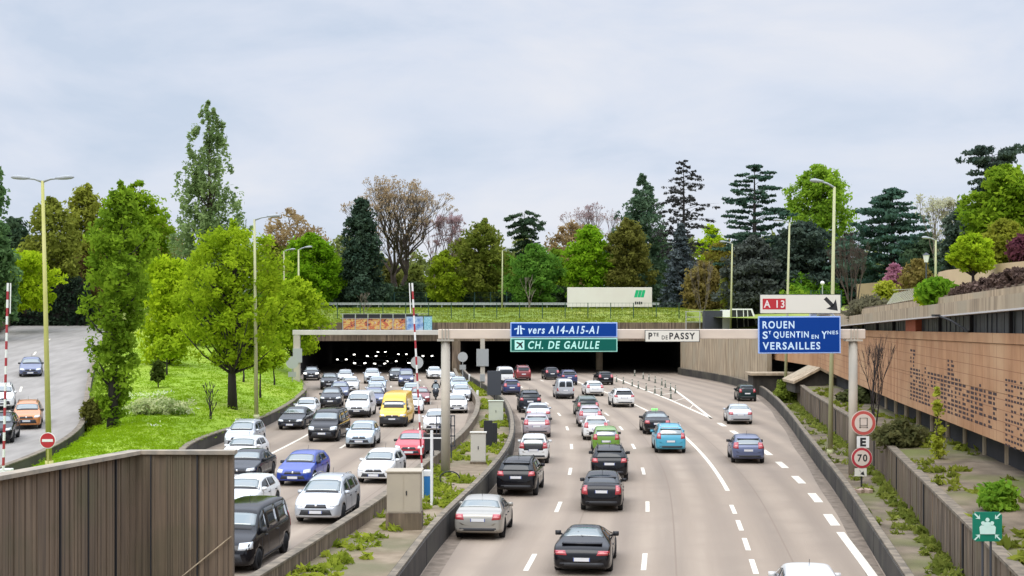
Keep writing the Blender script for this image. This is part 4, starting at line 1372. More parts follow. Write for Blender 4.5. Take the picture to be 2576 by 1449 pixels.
def lookup(tab, s):
    for (a, b), (c, d_) in zip(tab[:-1], tab[1:]):
        if a <= s <= c: return b + (d_ - b) * (s - a) / max(1e-9, c - a)
    return tab[-1][1]
def car_body(p):
    L, W, H = p['L'], p['W'], p['H']
    st = sorted(set([q[0] for q in p['prof']] + [.02, .08, .31, .6, .75]))
    rings = []
    zb0 = p.get('zb', .20)
    for s in st:
        zr = lookup(p['prof'], s)
        wf = lookup([(0, .74), (.006, .84), (.03, .92), (.09, .975), (.2, 1), (.8, 1), (.93, .975), (.975, .94), (.994, .88), (1, .80)], s)
        if p.get('hips'): wf *= lookup([(0, 1), (.3, .97), (.6, .965), (.78, 1.0), (1, 1)], s)
        w_ = W / 2 * wf
        zb = zb0 + lookup([(0, .10), (.03, .03), (.1, 0), (.9, 0), (.97, .05), (1, .14)], s)
        bl = p['belt'][0] + (p['belt'][1] - p['belt'][0]) * s
        bl = min(bl, zr - .035)
        k = max(0, (zr - bl)) / (H - p['belt'][0])
        wt = w_ * (.94 - p['tum'] * min(1, k) ** 1.0)
        h = bl - zb
        pr = [(0, zb), (.55 * w_, zb), (.90 * w_, zb + .005), (.975 * w_, zb + .07), (1.0 * w_, zb + .28 * h), (1.0 * w_, zb + .60 * h), (.98 * w_, bl - .06), (.945 * w_, bl)]
        a, c = (.945 * w_, bl), (wt, zr - .075 * min(1, k * 2))
        pr += [(a[0] + (c[0] - a[0]) * .35, a[1] + (c[1] - a[1]) * .35), (a[0] + (c[0] - a[0]) * .72, a[1] + (c[1] - a[1]) * .72), c, (wt * .90, zr - .018 * min(1, k * 2)), (wt * .5, zr + .004), (0, zr + .010)]
        y = L / 2 - s * L
        rings.append([Vector((x, y, z)) for x, z in pr] + [Vector((-x, y, z)) for x, z in pr[-2:0:-1]])
    n = len(rings[0])
    vs = [v for r_ in rings for v in r_]
    fs = [(i * n + j, i * n + (j + 1) % n, (i + 1) * n + (j + 1) % n, (i + 1) * n + j) for i in range(len(rings) - 1) for j in range(n)]
    fs.append(tuple(range(n)))
    fs.append(tuple((len(rings) - 1) * n + j for j in reversed(range(n))))
    me = bpy.data.meshes.new('body')
    me.from_pydata([tuple(v) for v in vs], [], fs)
    bm = bmesh.new(); bm.from_mesh(me)
    bmesh.ops.recalc_face_normals(bm, faces=bm.faces)
    bm.to_mesh(me); bm.free()
    o = bpy.data.objects.new('tmp', me)
    COL.objects.link(o)
    sb = o.modifiers.new('s', 'SUBSURF'); sb.levels = 1; sb.render_levels = 1
    dg = bpy.context.evaluated_depsgraph_get()
    solid = bpy.data.meshes.new_from_object(o.evaluated_get(dg))
    bvh = BVHTree.FromPolygons([v.co for v in solid.vertices], [tuple(f.vertices) for f in solid.polygons])
    # wheel arches
    b = MB()
    r_ = p['wr'] + .055
    ya = L / 2 - p['fo']
    for y in (ya, ya - p['wb']):
        for sx in (-1, 1):
            b.tube([(sx * (W / 2 - .30), y, p['wr'] + .02), (sx * (W / 2 + .3), y, p['wr'] + .02)], r_, 20)
    cme = b.mesh('cut', well_m)
    co = bpy.data.objects.new('cut', cme)
    COL.objects.link(co)
    bo = o.modifiers.new('b', 'BOOLEAN'); bo.object = co; bo.operation = 'DIFFERENCE'; bo.solver = 'EXACT'
    dg = bpy.context.evaluated_depsgraph_get()
    fin = bpy.data.meshes.new_from_object(o.evaluated_get(dg))
    bpy.data.objects.remove(o); bpy.data.objects.remove(co)
    fin.name = 'body'
    fin.materials.clear(); fin.materials.append(PAINT['black']); fin.materials.append(well_m); fin.materials.append(plast_m)
    for f in fin.polygons:
        c = f.center
        f.use_smooth = True
        f.material_index = 0
        for y in (ya, ya - p['wb']):
            d_ = math.hypot(c.y - y, c.z - p['wr'] - .02)
            if d_ < r_ * 1.01 and abs(c.x) > W / 2 - .32 and (abs(f.normal.x) < .75 or abs(c.x) < W / 2 - .25): f.material_index = 1
        if (c.z < p.get('zb', .2) + .06 or (c.z < p.get('blackz', 0) and abs(c.y) > L / 2 - .62)) and f.material_index == 0: f.material_index = 2
    return fin, bvh
def patch(mb, bvh, corners, dirv, nx=5, nz=4, off=.008, mi=0):
    """lay a quad (given in the plane across dirv) onto the body, as a thin solid"""
    dirv = Vector(dirv)
    P_ = []
    for i in range(nz + 1):
        for j in range(nx + 1):
            a = corners[0].lerp(corners[1], j / nx)
            b = corners[3].lerp(corners[2], j / nx)
            q = a.lerp(b, i / nz)
            h, n_, _, _ = bvh.ray_cast(q - dirv * 6, dirv)
            if h is None:
                h, n_, _, _ = bvh.find_nearest(q)
            if n_.dot(dirv) > 0: n_ = -n_
            P_.append((h, n_))
    top = [h + n_ * off for h, n_ in P_]
    bot = [h - n_ * .02 for h, n_ in P_]
    w_ = nx + 1
    k = len(top)
    fs = [(i * w_ + j, i * w_ + j + 1, (i + 1) * w_ + j + 1, (i + 1) * w_ + j) for i in range(nz) for j in range(nx)]
    rim = [j for j in range(w_)] + [i * w_ + nx for i in range(1, nz + 1)] + [nz * w_ + j for j in range(nx - 1, -1, -1)] + [i * w_ for i in range(nz - 1, 0, -1)]
    fs += [(a, b, b + k, a + k) for a, b in zip(rim, rim[1:] + rim[:1])]
    mb.add(top + bot, fs, mi)
V = Vector
CARS = {}
def car_parts(typ):
    """meshes of one body style: list of (name, mesh, parent index or None)"""
    if typ in CARS: return CARS[typ]
    p = T[typ]
    L, W, H = p['L'], p['W'], p['H']
    body, bvh = car_body(p)
    parts = [('body', body, None)]
    def add(name, mb, mats, par=None, sm=True):
        parts.append((name, mb.mesh(name, mats, sm), par))
        return len(parts) - 1
    hx = W / 2
    zat = lambda s: lookup(p['prof'], s)
    def lat(s, z):
        bl = p['belt'][0] + (p['belt'][1] - p['belt'][0]) * s
        k = max(0, z - bl) / (H - p['belt'][0])
        return hx * (.94 - p['tum'] * min(1, k))
    Y_ = lambda s: L / 2 - s * L
    # windscreen and rear window, seen square on from above so that the raking glass stays even
    def glass_quad(s0, s1, ex=0.0):
        x0, x1 = lat(s0, zat(s0)) - .07 + ex, lat(s1, zat(s1)) - .05 + ex * .6
        return [V((-x0, Y_(s0), 0)), V((x0, Y_(s0), 0)), V((x1, Y_(s1), 0)), V((-x1, Y_(s1), 0))]
    b = MB(); patch(b, bvh, glass_quad(p['ws'][0], p['ws'][1], .055), (0, 0, -1), 8, 6, .004); wi_ = add('windscreen_seal', b, plast_m)
    b = MB(); patch(b, bvh, glass_quad(p['ws'][0] + .028, p['ws'][1] - .010, -.01), (0, 0, -1), 8, 6, .010); add('windscreen', b, glass_w)
    if p.get('split'):
        b = MB()
        z0, z1 = 1.12, 1.62
        for sx in (-1, 1):
            patch(b, bvh, [V((sx * .06, 0, z0)), V((sx * .58, 0, z0)), V((sx * .56, 0, z1)), V((sx * .06, 0, z1))], (0, 1, 0), 4, 4)
        add('rear_window', b, glass_d)
    elif zat(p['rw'][0]) - zat(p['rw'][1]) > .2 and (p['rw'][1] - p['rw'][0]) * L < .4:
        z1, z0 = H - (.13 if 'van' not in typ else .22), p['belt'][1] + .02
        x1, x0 = lat(.9, z1) - .11, lat(.95, z0) - .10
        b = MB(); patch(b, bvh, [V((-x0, 0, z0)), V((x0, 0, z0)), V((x1, 0, z1)), V((-x1, 0, z1))], (0, 1, 0), 8, 5); add('rear_window', b, glass_d)
    else:
        b = MB(); patch(b, bvh, glass_quad(p['rw'][0], p['rw'][1] - .014), (0, 0, -1), 8, 6, .012); add('rear_window', b, glass_d)
    for sx in (-1, 1):
        for (b0, t0, b1, t1) in p['sw']:
            zb0, zb1 = p['belt'][0] + (p['belt'][1] - p['belt'][0]) * b0 + .035, p['belt'][0] + (p['belt'][1] - p['belt'][0]) * b1 + .035
            zt0, zt1 = zat(t0) - .13, zat(t1) - .13
            b = MB(); patch(b, bvh, [V((0, Y_(b0), zb0)), V((0, Y_(b1), zb1)), V((0, Y_(t1), zt1)), V((0, Y_(t0), zt0))], (-sx, 0, 0), 5, 4); add('side_window', b, glass_d)
        # seams of the doors and a sill strip
        b = MB()
        z0, z1 = p.get('zb', .2) + .16, p['belt'][0] - .02
        edges = sorted(set([p['sw'][0][0] + .01] + [(q[2] + .012) for q in p['sw'][:2]]))
        for s in edges:
            patch(b, bvh, [V((0, Y_(s) - .012, z0)), V((0, Y_(s) + .012, z0)), V((0, Y_(s) + .012, z1)), V((0, Y_(s) - .012, z1))], (-sx, 0, 0), 1, 5, .003)
        patch(b, bvh, [V((0, Y_(.29), z0 - .06)), V((0, Y_(.71), z0 - .06)), V((0, Y_(.71), z0 + .02)), V((0, Y_(.29), z0 + .02))], (-sx, 0, 0), 6, 1, .006)
        add('side_trim', b, plast_m)
        b = MB()
        for s in [q[2] - .035 for q in p['sw'][:2]]:
            patch(b, bvh, [V((0, Y_(s) - .09, z1 - .1)), V((0, Y_(s) + .09, z1 - .1)), V((0, Y_(s) + .09, z1 - .065)), V((0, Y_(s) - .09, z1 - .065))], (-sx, 0, 0), 2, 1, .03)
        add('door_handle', b, plast_m)
        a, c, z0, z1 = p['head']
        dv_ = V((-sx * .42, -1, 0)).normalized()
        b = MB(); patch(b, bvh, [V((sx * hx * (a - .12), L / 2, z0 + .02)), V((sx * hx * (c + .10), L / 2 - .25, z0 + .05)), V((sx * hx * (c + .10), L / 2 - .25, z1)), V((sx * hx * (a - .05), L / 2, z1 - .04))], dv_, 5, 3, .008); add('headlight', b, head_m)
        a, c, z0, z1 = p['tail']
        dv_ = V((-sx * .35, 1, 0)).normalized()
        b = MB(); patch(b, bvh, [V((sx * hx * (a - .02), -L / 2, z0)), V((sx * hx * min(.93, c + .07), -L / 2 + .15, z0 + .02)), V((sx * hx * min(.92, c + .06), -L / 2 + .15, z1)), V((sx * hx * (a + .06), -L / 2, z1))], dv_, 4, 4, .010); ti = add('tail_light', b, tail_m)
        zm = z0 + (z1 - z0) * .35
        b = MB(); patch(b, bvh, [V((sx * hx * (a + .03), -L / 2, zm)), V((sx * hx * c, -L / 2 + .1, zm)), V((sx * hx * c, -L / 2 + .1, zm + (z1 - z0) * .22)), V((sx * hx * (a + .05), -L / 2, zm + (z1 - z0) * .22))], dv_, 3, 2, .016); add('reverse_lamp', b, tailc_m, ti)
        # mirror
        ym = Y_(p['sw'][0][0] + .02)
        zm = p['belt'][0] + .10
        big = 1.35 if 'van' in typ else 1
        b = MB()
        for q0, (w0, h0, d0) in enumerate(((.155, .10, .10), (.19, .13, .06), (.16, .145, .03))):
            b.box((sx * (hx + .015), ym + .03 - .045 * q0, zm), (w0, d0, h0 * big))
        b.bar(V((sx * (hx - .14), ym, zm - .06)), V((sx * (hx + .0), ym, zm - .02)), .05)
        add('mirror', b, plast_m)
    if p.get('darkgate'):
        b = MB(); patch(b, bvh, [V((-.5, 0, .72)), V((.5, 0, .72)), V((.6, 0, 1.04)), V((-.6, 0, 1.04))], (0, 1, 0), 6, 4, .006); add('tailgate_panel', b, plast_m)
    zb = p.get('zb', .2)
    hz = p['head'][2]
    b = MB(); patch(b, bvh, [V((-hx * .48, 0, hz - .03)), V((hx * .48, 0, hz - .03)), V((hx * .40, 0, hz + .10)), V((-hx * .40, 0, hz + .10))], (0, -1, 0), 6, 2, .006); gi = add('grille', b, plast_m)
    b = MB(); b.disc(V((0, L / 2 + .0, hz + .06)), .06, .05, 14)
    h_, n_, _, _ = bvh.ray_cast(V((0, L, hz + .05)), V((0, -1, 0)))
    if h_ is not None:
        b = MB(); b.disc(h_ + V((0, .012, 0)), .06, .03, 14)
    add('emblem', b, chrome_m, gi)
    b = MB(); patch(b, bvh, [V((-hx * .74, 0, zb + .07)), V((hx * .74, 0, zb + .07)), V((hx * .60, 0, hz - .09)), V((-hx * .60, 0, hz - .09))], (0, -1, 0), 6, 3, .006); add('lower_intake', b, plast_m)
    b = MB(); patch(b, bvh, [V((-hx * .80, 0, zb + .05)), V((hx * .80, 0, zb + .05)), V((hx * .72, 0, zb + .26)), V((-hx * .72, 0, zb + .26))], (0, 1, 0), 6, 2, .006); add('rear_valance_shade', b, plast_m)  # black valance, made taller to paint the shadow below the bumper
    def plate(z, dy, yy):
        h_, n_, _, _ = bvh.ray_cast(V((0, yy * 9, z)), V((0, -yy, 0)))
        y = (h_.y if h_ is not None else yy * L / 2) + yy * .02
        b = MB(); b.box((0, y, z), (.52, .015, .11))
        pi = add('number_plate', b, plate_m, None, False)
        b = MB()
        for s in (-1, 1): b.box((s * .248, y + yy * .004, z), (.024, .012, .108))
        add('blue_band', b, pblue_m, pi, False)
    plate(hz - .18, 0, 1)
    plate(p['plate_r'], 0, -1)
    ya = L / 2 - p['fo']
    r_ = p['wr']
    for y in (ya, ya - p['wb']):
        for sx in (-1, 1):
            xo = sx * (hx - .015)
            xi = sx * (hx - .215)
            b = MB()
            b.tube([(xi, y, r_), (xi + sx * .02, y, r_), (xo - sx * .03, y, r_), (xo, y, r_), (xo, y, r_), (xo - sx * .02, y, r_)], [r_ * .9, r_, r_, r_ * .94, r_ * .72, r_ * .66], 24)
            wi = add('wheel', b, tyre_m)
            b = MB()
            b.tube([(xo - sx * .05, y, r_), (xo - sx * .012, y, r_)], r_ * .66, 20)
            parts_i = add('rim', b, rim_m, wi, False)
    # roof things
    if typ in ('suv', 'mpv'):
        b = MB()
        for sx in (-1, 1):
            xx = lat(.6, H) - .06
            pts = [V((sx * xx, Y_(s), zat(s) + .035 - .03 * (s in (.46, .86)))) for s in (.46, .5, .6, .7, .8, .86)]
            b.tube(pts, .02, 6)
        add('roof_rail', b, chrome_m if typ == 'mpv' else plast_m)
    if typ not in ('coupe', 'box_van'):
        s = p['prof'][9][0]
        b = MB(); b.tube([V((0, Y_(s) , zat(s))), V((0, Y_(s) - .14, zat(s) + .22))], .008, 5); add('aerial', b, plast_m)
    if typ in ('hatch', 'suv', 'mpv', 'small', 'city', 'lift'):
        s = p['rw'][0]
        b = MB()
        xx = lat(s, zat(s)) - .10
        b.box(V((0, Y_(s) + .02, zat(s) - .005)), (2 * xx, .16, .03))
        add('spoiler', b, plast_m if typ == 'suv' else PAINT['black'])
    if typ == 'coupe':
        b = MB(); b.box(V((0, Y_(.915), .962)), (1.25, .24, .04)); b.box(V((0, Y_(.9), .95)), (1.0, .1, .06)); add('spoiler', b, PAINT['black'])
        b = MB(); b.tube([V((-.2, Y_(.72), 1.20)), V((-.02, Y_(.80), 1.09))], .015, 5); add('wiper', b, plast_m)
    CARS[typ] = parts
    return parts
def car(typ, col, u, v, fwd, label, cat='car', z=0.0, pos=None, yaw=None, group='cars on the ring road', back=.75, scale=None, lit=False, dyaw=0.0, glass=None, front_glass=None, zf=None):
    """fwd=+1 drives away from the camera, -1 comes towards it; (u, v) = where the nearer tyres touch the road"""
    p = T[typ]
    P_ = pos or G(u, v, z)
    if yaw is None:
        sl = HEAD(P_.y + 2)
        yaw = -math.atan(sl) + R(dyaw)
    dvec = V((-math.sin(yaw), math.cos(yaw), 0))
    c = P_ + dvec * (p['L'] / 2 - back)
    if zf: c.z = zf(c.y)
    name = {'van': 'van', 'panel_van': 'van', 'box_van': 'delivery_van', 'kangoo': 'small_van', 'suv': 'sport_utility_car', 'coupe': 'sports_car', 'sedan': 'saloon_car', 'mpv': 'family_car'}.get(typ, 'hatchback_car')
    o = empty(name, c, yaw if fwd > 0 else yaw + math.pi, label, cat, group)
    if scale: o.scale = scale
    if zf: 
        dz = (zf(c.y + 1) - zf(c.y - 1)) / 2
        o.rotation_euler = (math.atan(dz) * fwd, 0, o.rotation_euler[2])
    made = []
    pm = PAINT[col]
    for nm, me, par in car_parts(typ):
        q = link(nm, me, o if par is None else made[par])
        if nm in ('body', 'spoiler') and me.materials[0].name.startswith('car_paint'):
            q.material_slots[0].link = 'OBJECT'
            q.material_slots[0].material = pm
        if nm == 'mirror' and col in ('white', 'silver', 'beige', 'teal', 'lightblue') and typ not in ('kangoo', 'small', 'panel_van'):
            q.material_slots[0].link = 'OBJECT'
            q.material_slots[0].material = pm
        if nm == 'headlight' and lit:
            q.material_slots[0].link = 'OBJECT'
            q.material_slots[0].material = headon_m
        if nm == 'rear_window' and glass:
            q.material_slots[0].link = 'OBJECT'
            q.material_slots[0].material = glass
        made.append(q)
    return o

OUT, INN = 1, -1
gl = glass_w
# outbound, seen from behind
car('coupe', 'black', 1468, 1436, OUT, 'black sports coupe with a rear wing, nearest in the middle outbound lane', back=.95, glass=gl, dyaw=-.5)
car('sedan', 'beige', 1206, 1355, OUT, 'champagne saloon with red tail lights hugging the left barrier in front', scale=(1.0, .9, 1.0), glass=gl)
car('lift', 'black', 1514, 1283, OUT, 'black fastback hatchback behind the black SUV in the middle outbound lane')
car('suv', 'black', 1302, 1245, OUT, 'black boxy SUV with roof rails beside the left barrier', dyaw=-2)
car('suv', 'black', 1533, 1208, OUT, 'black SUV with glowing narrow tail lights just ahead of the black fastback', glass=glass_d)
car('city', 'white', 1343, 1163, OUT, 'small white city car with black tailgate in the left outbound lane', glass=gl)
car('small', 'green', 1524, 1139, OUT, 'bright green small hatchback in the middle outbound lane', glass=gl)
car('hatch', 'white', 1499, 1106, OUT, 'white hatchback ahead of the green small car', scale=(.97, 1, 1), glass=gl)
car('hatch', 'mauve', 1484, 1073, OUT, 'silver mauve hatchback with red tail lights ahead of the white hatchback', glass=gl)
car('mpv', 'dgreen', 1478, 1049, OUT, 'dark green estate car at the head of the middle lane queue', scale=(.97, .95, .95))
car('hatch', 'mauve', 1350, 1099, OUT, 'pinkish grey crossover ahead of the small white city car', scale=(1.05, 1.05, 1.03), glass=gl)
car('sedan', 'silver', 1354, 1066, OUT, 'silver saloon squeezed between the dark people carrier and pinkish crossover', glass=glass_d)
car('suv', 'dark', 1333, 1038, OUT, 'dark people carrier with tall rear window next to the curved barrier', scale=(1, 1, 1.08))
car('hatch', 'navy', 1287, 993, OUT, 'dark blue hatchback in front of the dark sign back near the right tunnel mouth')
car('panel_van', 'white', 1272, 968, OUT, 'white van half hidden by the dark sign back at the tunnel mouth', 'van')
car('mpv', 'maroon', 1316, 957, OUT, 'dark red people carrier entering the right tunnel mouth', scale=(.98, .98, 1.04))
car('hatch', 'dark', 1388, 955, OUT, 'dark grey hatchback entering the tunnel below the green airport sign')
car('suv', 'navy', 1431, 969, OUT, 'dark blue SUV just ahead of the little silver van')
car('kangoo', 'silver', 1421, 1003, OUT, 'silver boxy little van with twin rear doors in the outbound lanes', 'van')
car('hatch', 'white', 1495, 996, OUT, 'white hatchback second from the right by the gore bollards', scale=(1, 1, .96), glass=gl)
car('suv', 'white', 1568, 1024, OUT, 'white SUV beside the solid line near the gore', scale=(1, 1, .94))
car('hatch', 'black', 1522, 968, OUT, 'black hatchback nearest the tunnel pier and the bollards')
o = car('sedan', 'black', 1652, 1092, OUT, 'black taxi with a green roof light ahead of the turquoise car', 'taxi', glass=gl)
b = MB(); b.box((0, .1, 1.52), (.42, .16, .13)); b.build('roof_light', taxi_m, o, bevel=.02)
car('mpv', 'teal', 1686, 1139, OUT, 'bright turquoise people carrier by the solid white line', scale=(.97, .93, .98), glass=gl)
car('small', 'blackgreen', 1878, 1009, OUT, 'black green small car farthest along the exit lane', dyaw=-6)
car('sedan', 'silver', 1861, 1067, OUT, 'silver coupe with dark rear spoiler in the exit lane', scale=(1, .94, .96), dyaw=-4, glass=gl)
car('hatch', 'greyblue', 1880, 1163, OUT, 'grey blue hatchback with tall red lights nearest in the exit lane', dyaw=-2, scale=(1.02, 1.04, 1), glass=gl)
car('hatch', 'white', 0, 0, OUT, 'white car cut by the bottom edge with only roof and mirrors showing', pos=V((7.75, 36.9, 0)), back=.3, glass=gl)
# oncoming, seen from the front
W_ = 'white'
car('van', 'black', 0, 0, INN, 'large black van at the very bottom beside the ribbed wall', 'van', pos=V((-9.05, 44.6, 0)), back=0)
car('hatch', 'white', 600, 1296, INN, 'white hatchback right behind the large black van', back=.8, dyaw=-2)
car('sedan', 'dark', 604, 1213, INN, 'dark grey saloon between two white hatchbacks by the ribbed wall', scale=(.98, .92, 1), dyaw=-2)
car('hatch', 'white', 601, 1172, INN, 'white small hatchback third in the left queue by the ribbed wall', dyaw=-2)
car('mpv', 'silver', 603, 1131, INN, 'pale silver people carrier last in the left queue by the mound wall', scale=(.96, .93, 1))
car('mpv', 'silver', 806, 1312, INN, 'silver family car with big headlights nearest in the oncoming lanes', scale=(1, 1, 1), back=.85)
car('hatch', 'blue', 747, 1219, INN, 'vivid blue hatchback left behind the silver family car', back=.8, dyaw=-3)
car('hatch', 'white', 948, 1213, INN, 'white hatchback with black grille right of the vivid blue one', back=.8, dyaw=-3)
car('small', 'red', 1032, 1152, INN, 'red small car half hidden by the striped boom', scale=(1.03, 1.03, .95))
car('hatch', 'lightblue', 907, 1125, INN, 'pale silver blue hatchback behind the white hatchback with black grille', back=.8)
car('van', 'black', 815, 1110, INN, 'black people van with bright headlights in the middle of the oncoming lanes', 'van', dyaw=-3)
car('sedan', 'dark', 734, 1080, INN, 'dark coupe beside the mound wall left of the black people van', dyaw=-3)
car('suv', 'white', 767, 1056, INN, 'white pickup like car behind the dark coupe', scale=(.92, .9, .95))
car('box_van', 'yellow', 990, 1073, INN, 'yellow delivery van with black bumper in the oncoming lanes', 'delivery van', back=.85, scale=(.98, 1, .92), dyaw=-3)
car('panel_van', 'white', 900, 1050, INN, 'white van with black grille left of the yellow delivery van', 'van', dyaw=-3)
car('suv', 'dark', 832, 1026, INN, 'dark SUV with pale windscreen ahead of the black people van')
car('sedan', 'greyblue', 853, 1003, INN, 'grey blue saloon behind the dark SUV in the oncoming lanes', scale=(1, .9, 1.04))
car('suv', 'dark', 828, 980, INN, 'dark grey pickup like SUV with silver windscreen near the left lane')
car('sedan', 'white', 880, 987, INN, 'white saloon in the second lane behind the white van', scale=(1, .9, 1.04))
car('hatch', 'silver', 868, 964, INN, 'small silver hatchback behind the white saloon near the tunnel')
car('suv', 'silver', 936, 965, INN, 'silver SUV coming out of the left tunnel mouth')
car('sedan', 'lightblue', 949, 986, INN, 'pale grey saloon right in front of the silver SUV', scale=(1, .9, 1.04))
car('hatch', 'silver', 944, 1004, INN, 'grey green hatchback in front of the pale grey saloon')
car('sedan', 'greyblue', 940, 1022, INN, 'slate saloon with dark grille left of the yellow van roof', scale=(1, .9, 1.04))
car('hatch', 'dark', 998, 958, INN, 'dark hatchback just out of the left tunnel behind the blue van')
car('kangoo', 'navy', 1022, 972, INN, 'dark blue van with pale bonnet left of the round sign back', 'van')
car('hatch', 'lightblue', 1036, 1005, INN, 'pale turquoise hatchback hidden behind the yellow van and boom')
car('hatch', 'white', 1038, 1040, INN, 'white hatchback with dark bumper right beside the yellow van')
car('sedan', 'maroon', 1056, 1018, INN, 'dark reddish car seen just right of the striped boom', scale=(1, .85, 1))
car('sedan', 'white', 1094, 953, INN, 'low white sports saloon before the tunnel pier', scale=(1, .95, .96))
car('hatch', 'white', 1130, 972, INN, 'white car peeping out from behind the near gantry post')
car('hatch', 'silver', 1161, 1009, INN, 'silver hatchback in the lane along the median wall')
car('sedan', 'lightblue', 1155, 986, INN, 'pale grey car farthest back along the median wall', scale=(1, .9, 1))
car('hatch', 'white', 1149, 1039, INN, 'white hatchback right beside the near gantry post')
car('hatch', 'white', 1096, 1088, INN, 'white car behind the lattice frame and gantry post')
car('suv', 'dark', 783, 957, INN, 'dark car with lit headlights at the left side of the tunnel mouth', lit=True, scale=(1, 1, .95))
for k, (u, Y) in enumerate(((803, 268), (838, 262), (824, 236), (880, 232), (860, 212), (935, 222), (960, 250), (905, 196), (985, 205), (955, 192), (1040, 200), (1075, 225), (1012, 236))):
    car(['hatch', 'suv', 'sedan', 'mpv'][k % 4], ['dark', 'black'][k % 2], 0, 0, INN, 'dark car with lit headlights deep inside the left tunnel', pos=V((XU(u, Y), Y, 0)), lit=True, group='cars with headlights inside the tunnel', yaw=-math.atan(-.11))
# slip road
LRG = 'cars on the slip road'
def lyaw(y): return -math.atan((lrr(y + 3) - lrr(y - 3)) / 6) + R(2)
for typ, col, u, y, label, sc in (('suv', 'orange', 66, 91, 'copper orange SUV coming down the slip road beside the lamp post', (1, 1, .98)), ('sedan', 'greyblue', 76, 119, 'blue grey saloon alone higher up on the slip road', (1.02, .95, 1)), ('suv', 'white', 2, 100, 'white SUV cut by the left edge on the slip road', (1, 1, 1)), ('suv', 'black', -10, 84, 'black car barely showing at the left edge below the white SUV', (1, 1, 1))):
    car(typ, col, 0, 0, INN, label, pos=V((XU(u, y), y, 0)), yaw=lyaw(y), zf=lambda t: lrz(t) + .012, group=LRG, back=0, scale=sc)

# ------------------------------------------------------------------ scooter and rider, facing the camera
p = G(1095, 1006, 0)
yaw = -math.atan(HEAD(p.y)) + math.pi
s = empty('motor_scooter', p + V((0, .7, 0)), yaw, 'dark motor scooter with a pale front shield between the lanes left of the gantry post', 'scooter')
def lathe_wheel(y, parent):
    b = MB(); b.tube([(-.06, y, .26), (-.05, y, .26), (.05, y, .26), (.06, y, .26)], [.2, .26, .26, .2], 20); w1 = b.build('wheel', tyre_m, parent, True)
    b = MB(); b.tube([(-.065, y, .26), (.065, y, .26)], .15, 16); b.build('rim', rim_m, w1)
lathe_wheel(.65, s); lathe_wheel(-.65, s)
b = MB()
b.tube([(0, .62, .42), (0, .58, .62), (0, .50, .86), (0, .44, 1.02)], [.17, .26, .25, .16], 12)
b.build('front_shield', PAINT['dark'], s, True)
b = MB(); b.box((0, .70, .78), (.26, .05, .16)); b.build('white_badge_panel', white_m, s, bevel=.02)
b = MB(); b.tube([(0, .4, .32), (0, 0, .30), (0, -.35, .42), (0, -.72, .62), (0, -.9, .66)], [.12, .17, .2, .2, .1], 12); b.build('body', PAINT['black'], s, True)
b = MB(); b.tube([(0, .05, .74), (0, -.3, .78), (0, -.75, .82)], [.1, .16, .14], 12); b.build('seat', plast_m, s, True)
b = MB(); b.tube([(-.36, .32, 1.06), (-.15, .42, 1.04), (.15, .42, 1.04), (.36, .32, 1.06)], .022, 8); b.build('handlebar', plast_m, s, True)
b = MB(); b.tube([(0, .62, .98), (0, .68, .98)], [.10, .08], 14); b.build('headlight', head_m, s, True)
for sx in (-1, 1):
    b = MB(); b.disc((sx * .30, .36, 1.24), .07, .02, 12); b.bar((sx * .26, .36, 1.06), (sx * .30, .36, 1.2), .015); b.build('mirror', plast_m, s)
b = MB()
vs = [(-.28, .52, 1.05), (.28, .52, 1.05), (.2, .40, 1.42), (-.2, .40, 1.42)]
b.add(vs + [(x, y - .012, z) for x, y, z in vs], [(0, 1, 2, 3), (7, 6, 5, 4), (0, 4, 5, 1), (1, 5, 6, 2), (2, 6, 7, 3), (3, 7, 4, 0)])
b.build('wind_shield', glass_w, s)
# rider: one skinned body
J = [(0, -.28, .88), (0, -.27, 1.05), (0, -.22, 1.28), (0, -.2, 1.42), (0, -.19, 1.50), (0, -.16, 1.60), (0, -.15, 1.70)]
rad = [.17, .165, .19, .13, .07, .10, .085]
E = [(i, i + 1) for i in range(6)]
def chain(start, pts, rs_):
    a = start
    for q, r_ in zip(pts, rs_):
        J.append(q); rad.append(r_); E.append((a, len(J) - 1)); a = len(J) - 1
    return a
for sx in (-1, 1):
    hnd = chain(3, [(sx * .20, -.2, 1.40), (sx * .33, -.05, 1.17), (sx * .33, .22, 1.10), (sx * .33, .30, 1.10)], [.085, .065, .048, .04])
    for k in range(4):
        xx = sx * (.29 + .026 * k)
        chain(hnd, [(xx, .345, 1.105), (xx, .365, 1.075), (xx, .345, 1.045)], [.011, .010, .009])
    chain(hnd, [(sx * .285, .29, 1.075), (sx * .28, .33, 1.05)], [.012, .010])
    chain(0, [(sx * .13, -.22, .86), (sx * .24, .22, .82), (sx * .20, .26, .50), (sx * .19, .26, .36), (sx * .19, .40, .34)], [.12, .095, .06, .05, .042])
me = bpy.data.meshes.new('body')
me.from_pydata(J, E, [])
tmp = bpy.data.objects.new('tmp', me)
COL.objects.link(tmp)
sk = tmp.modifiers.new('skin', 'SKIN')
for i, sv in enumerate(me.skin_vertices[0].data):
    sv.radius = (rad[i], rad[i] * (.8 if i in (1, 2) else 1))
    sv.use_root = (i == 0)
tmp.modifiers.new('sub', 'SUBSURF').levels = 1
dg = bpy.context.evaluated_depsgraph_get()
fm = bpy.data.meshes.new_from_object(tmp.evaluated_get(dg))
bpy.data.objects.remove(tmp)
fm.materials.clear(); fm.materials.append(M('rider_clothes', (.02, .022, .028), .8))
for f in fm.polygons: f.use_smooth = True
pr = empty('person', s.location, yaw, 'person in dark clothes and a dark helmet riding the scooter towards the camera', 'person')
link('body', fm, pr)
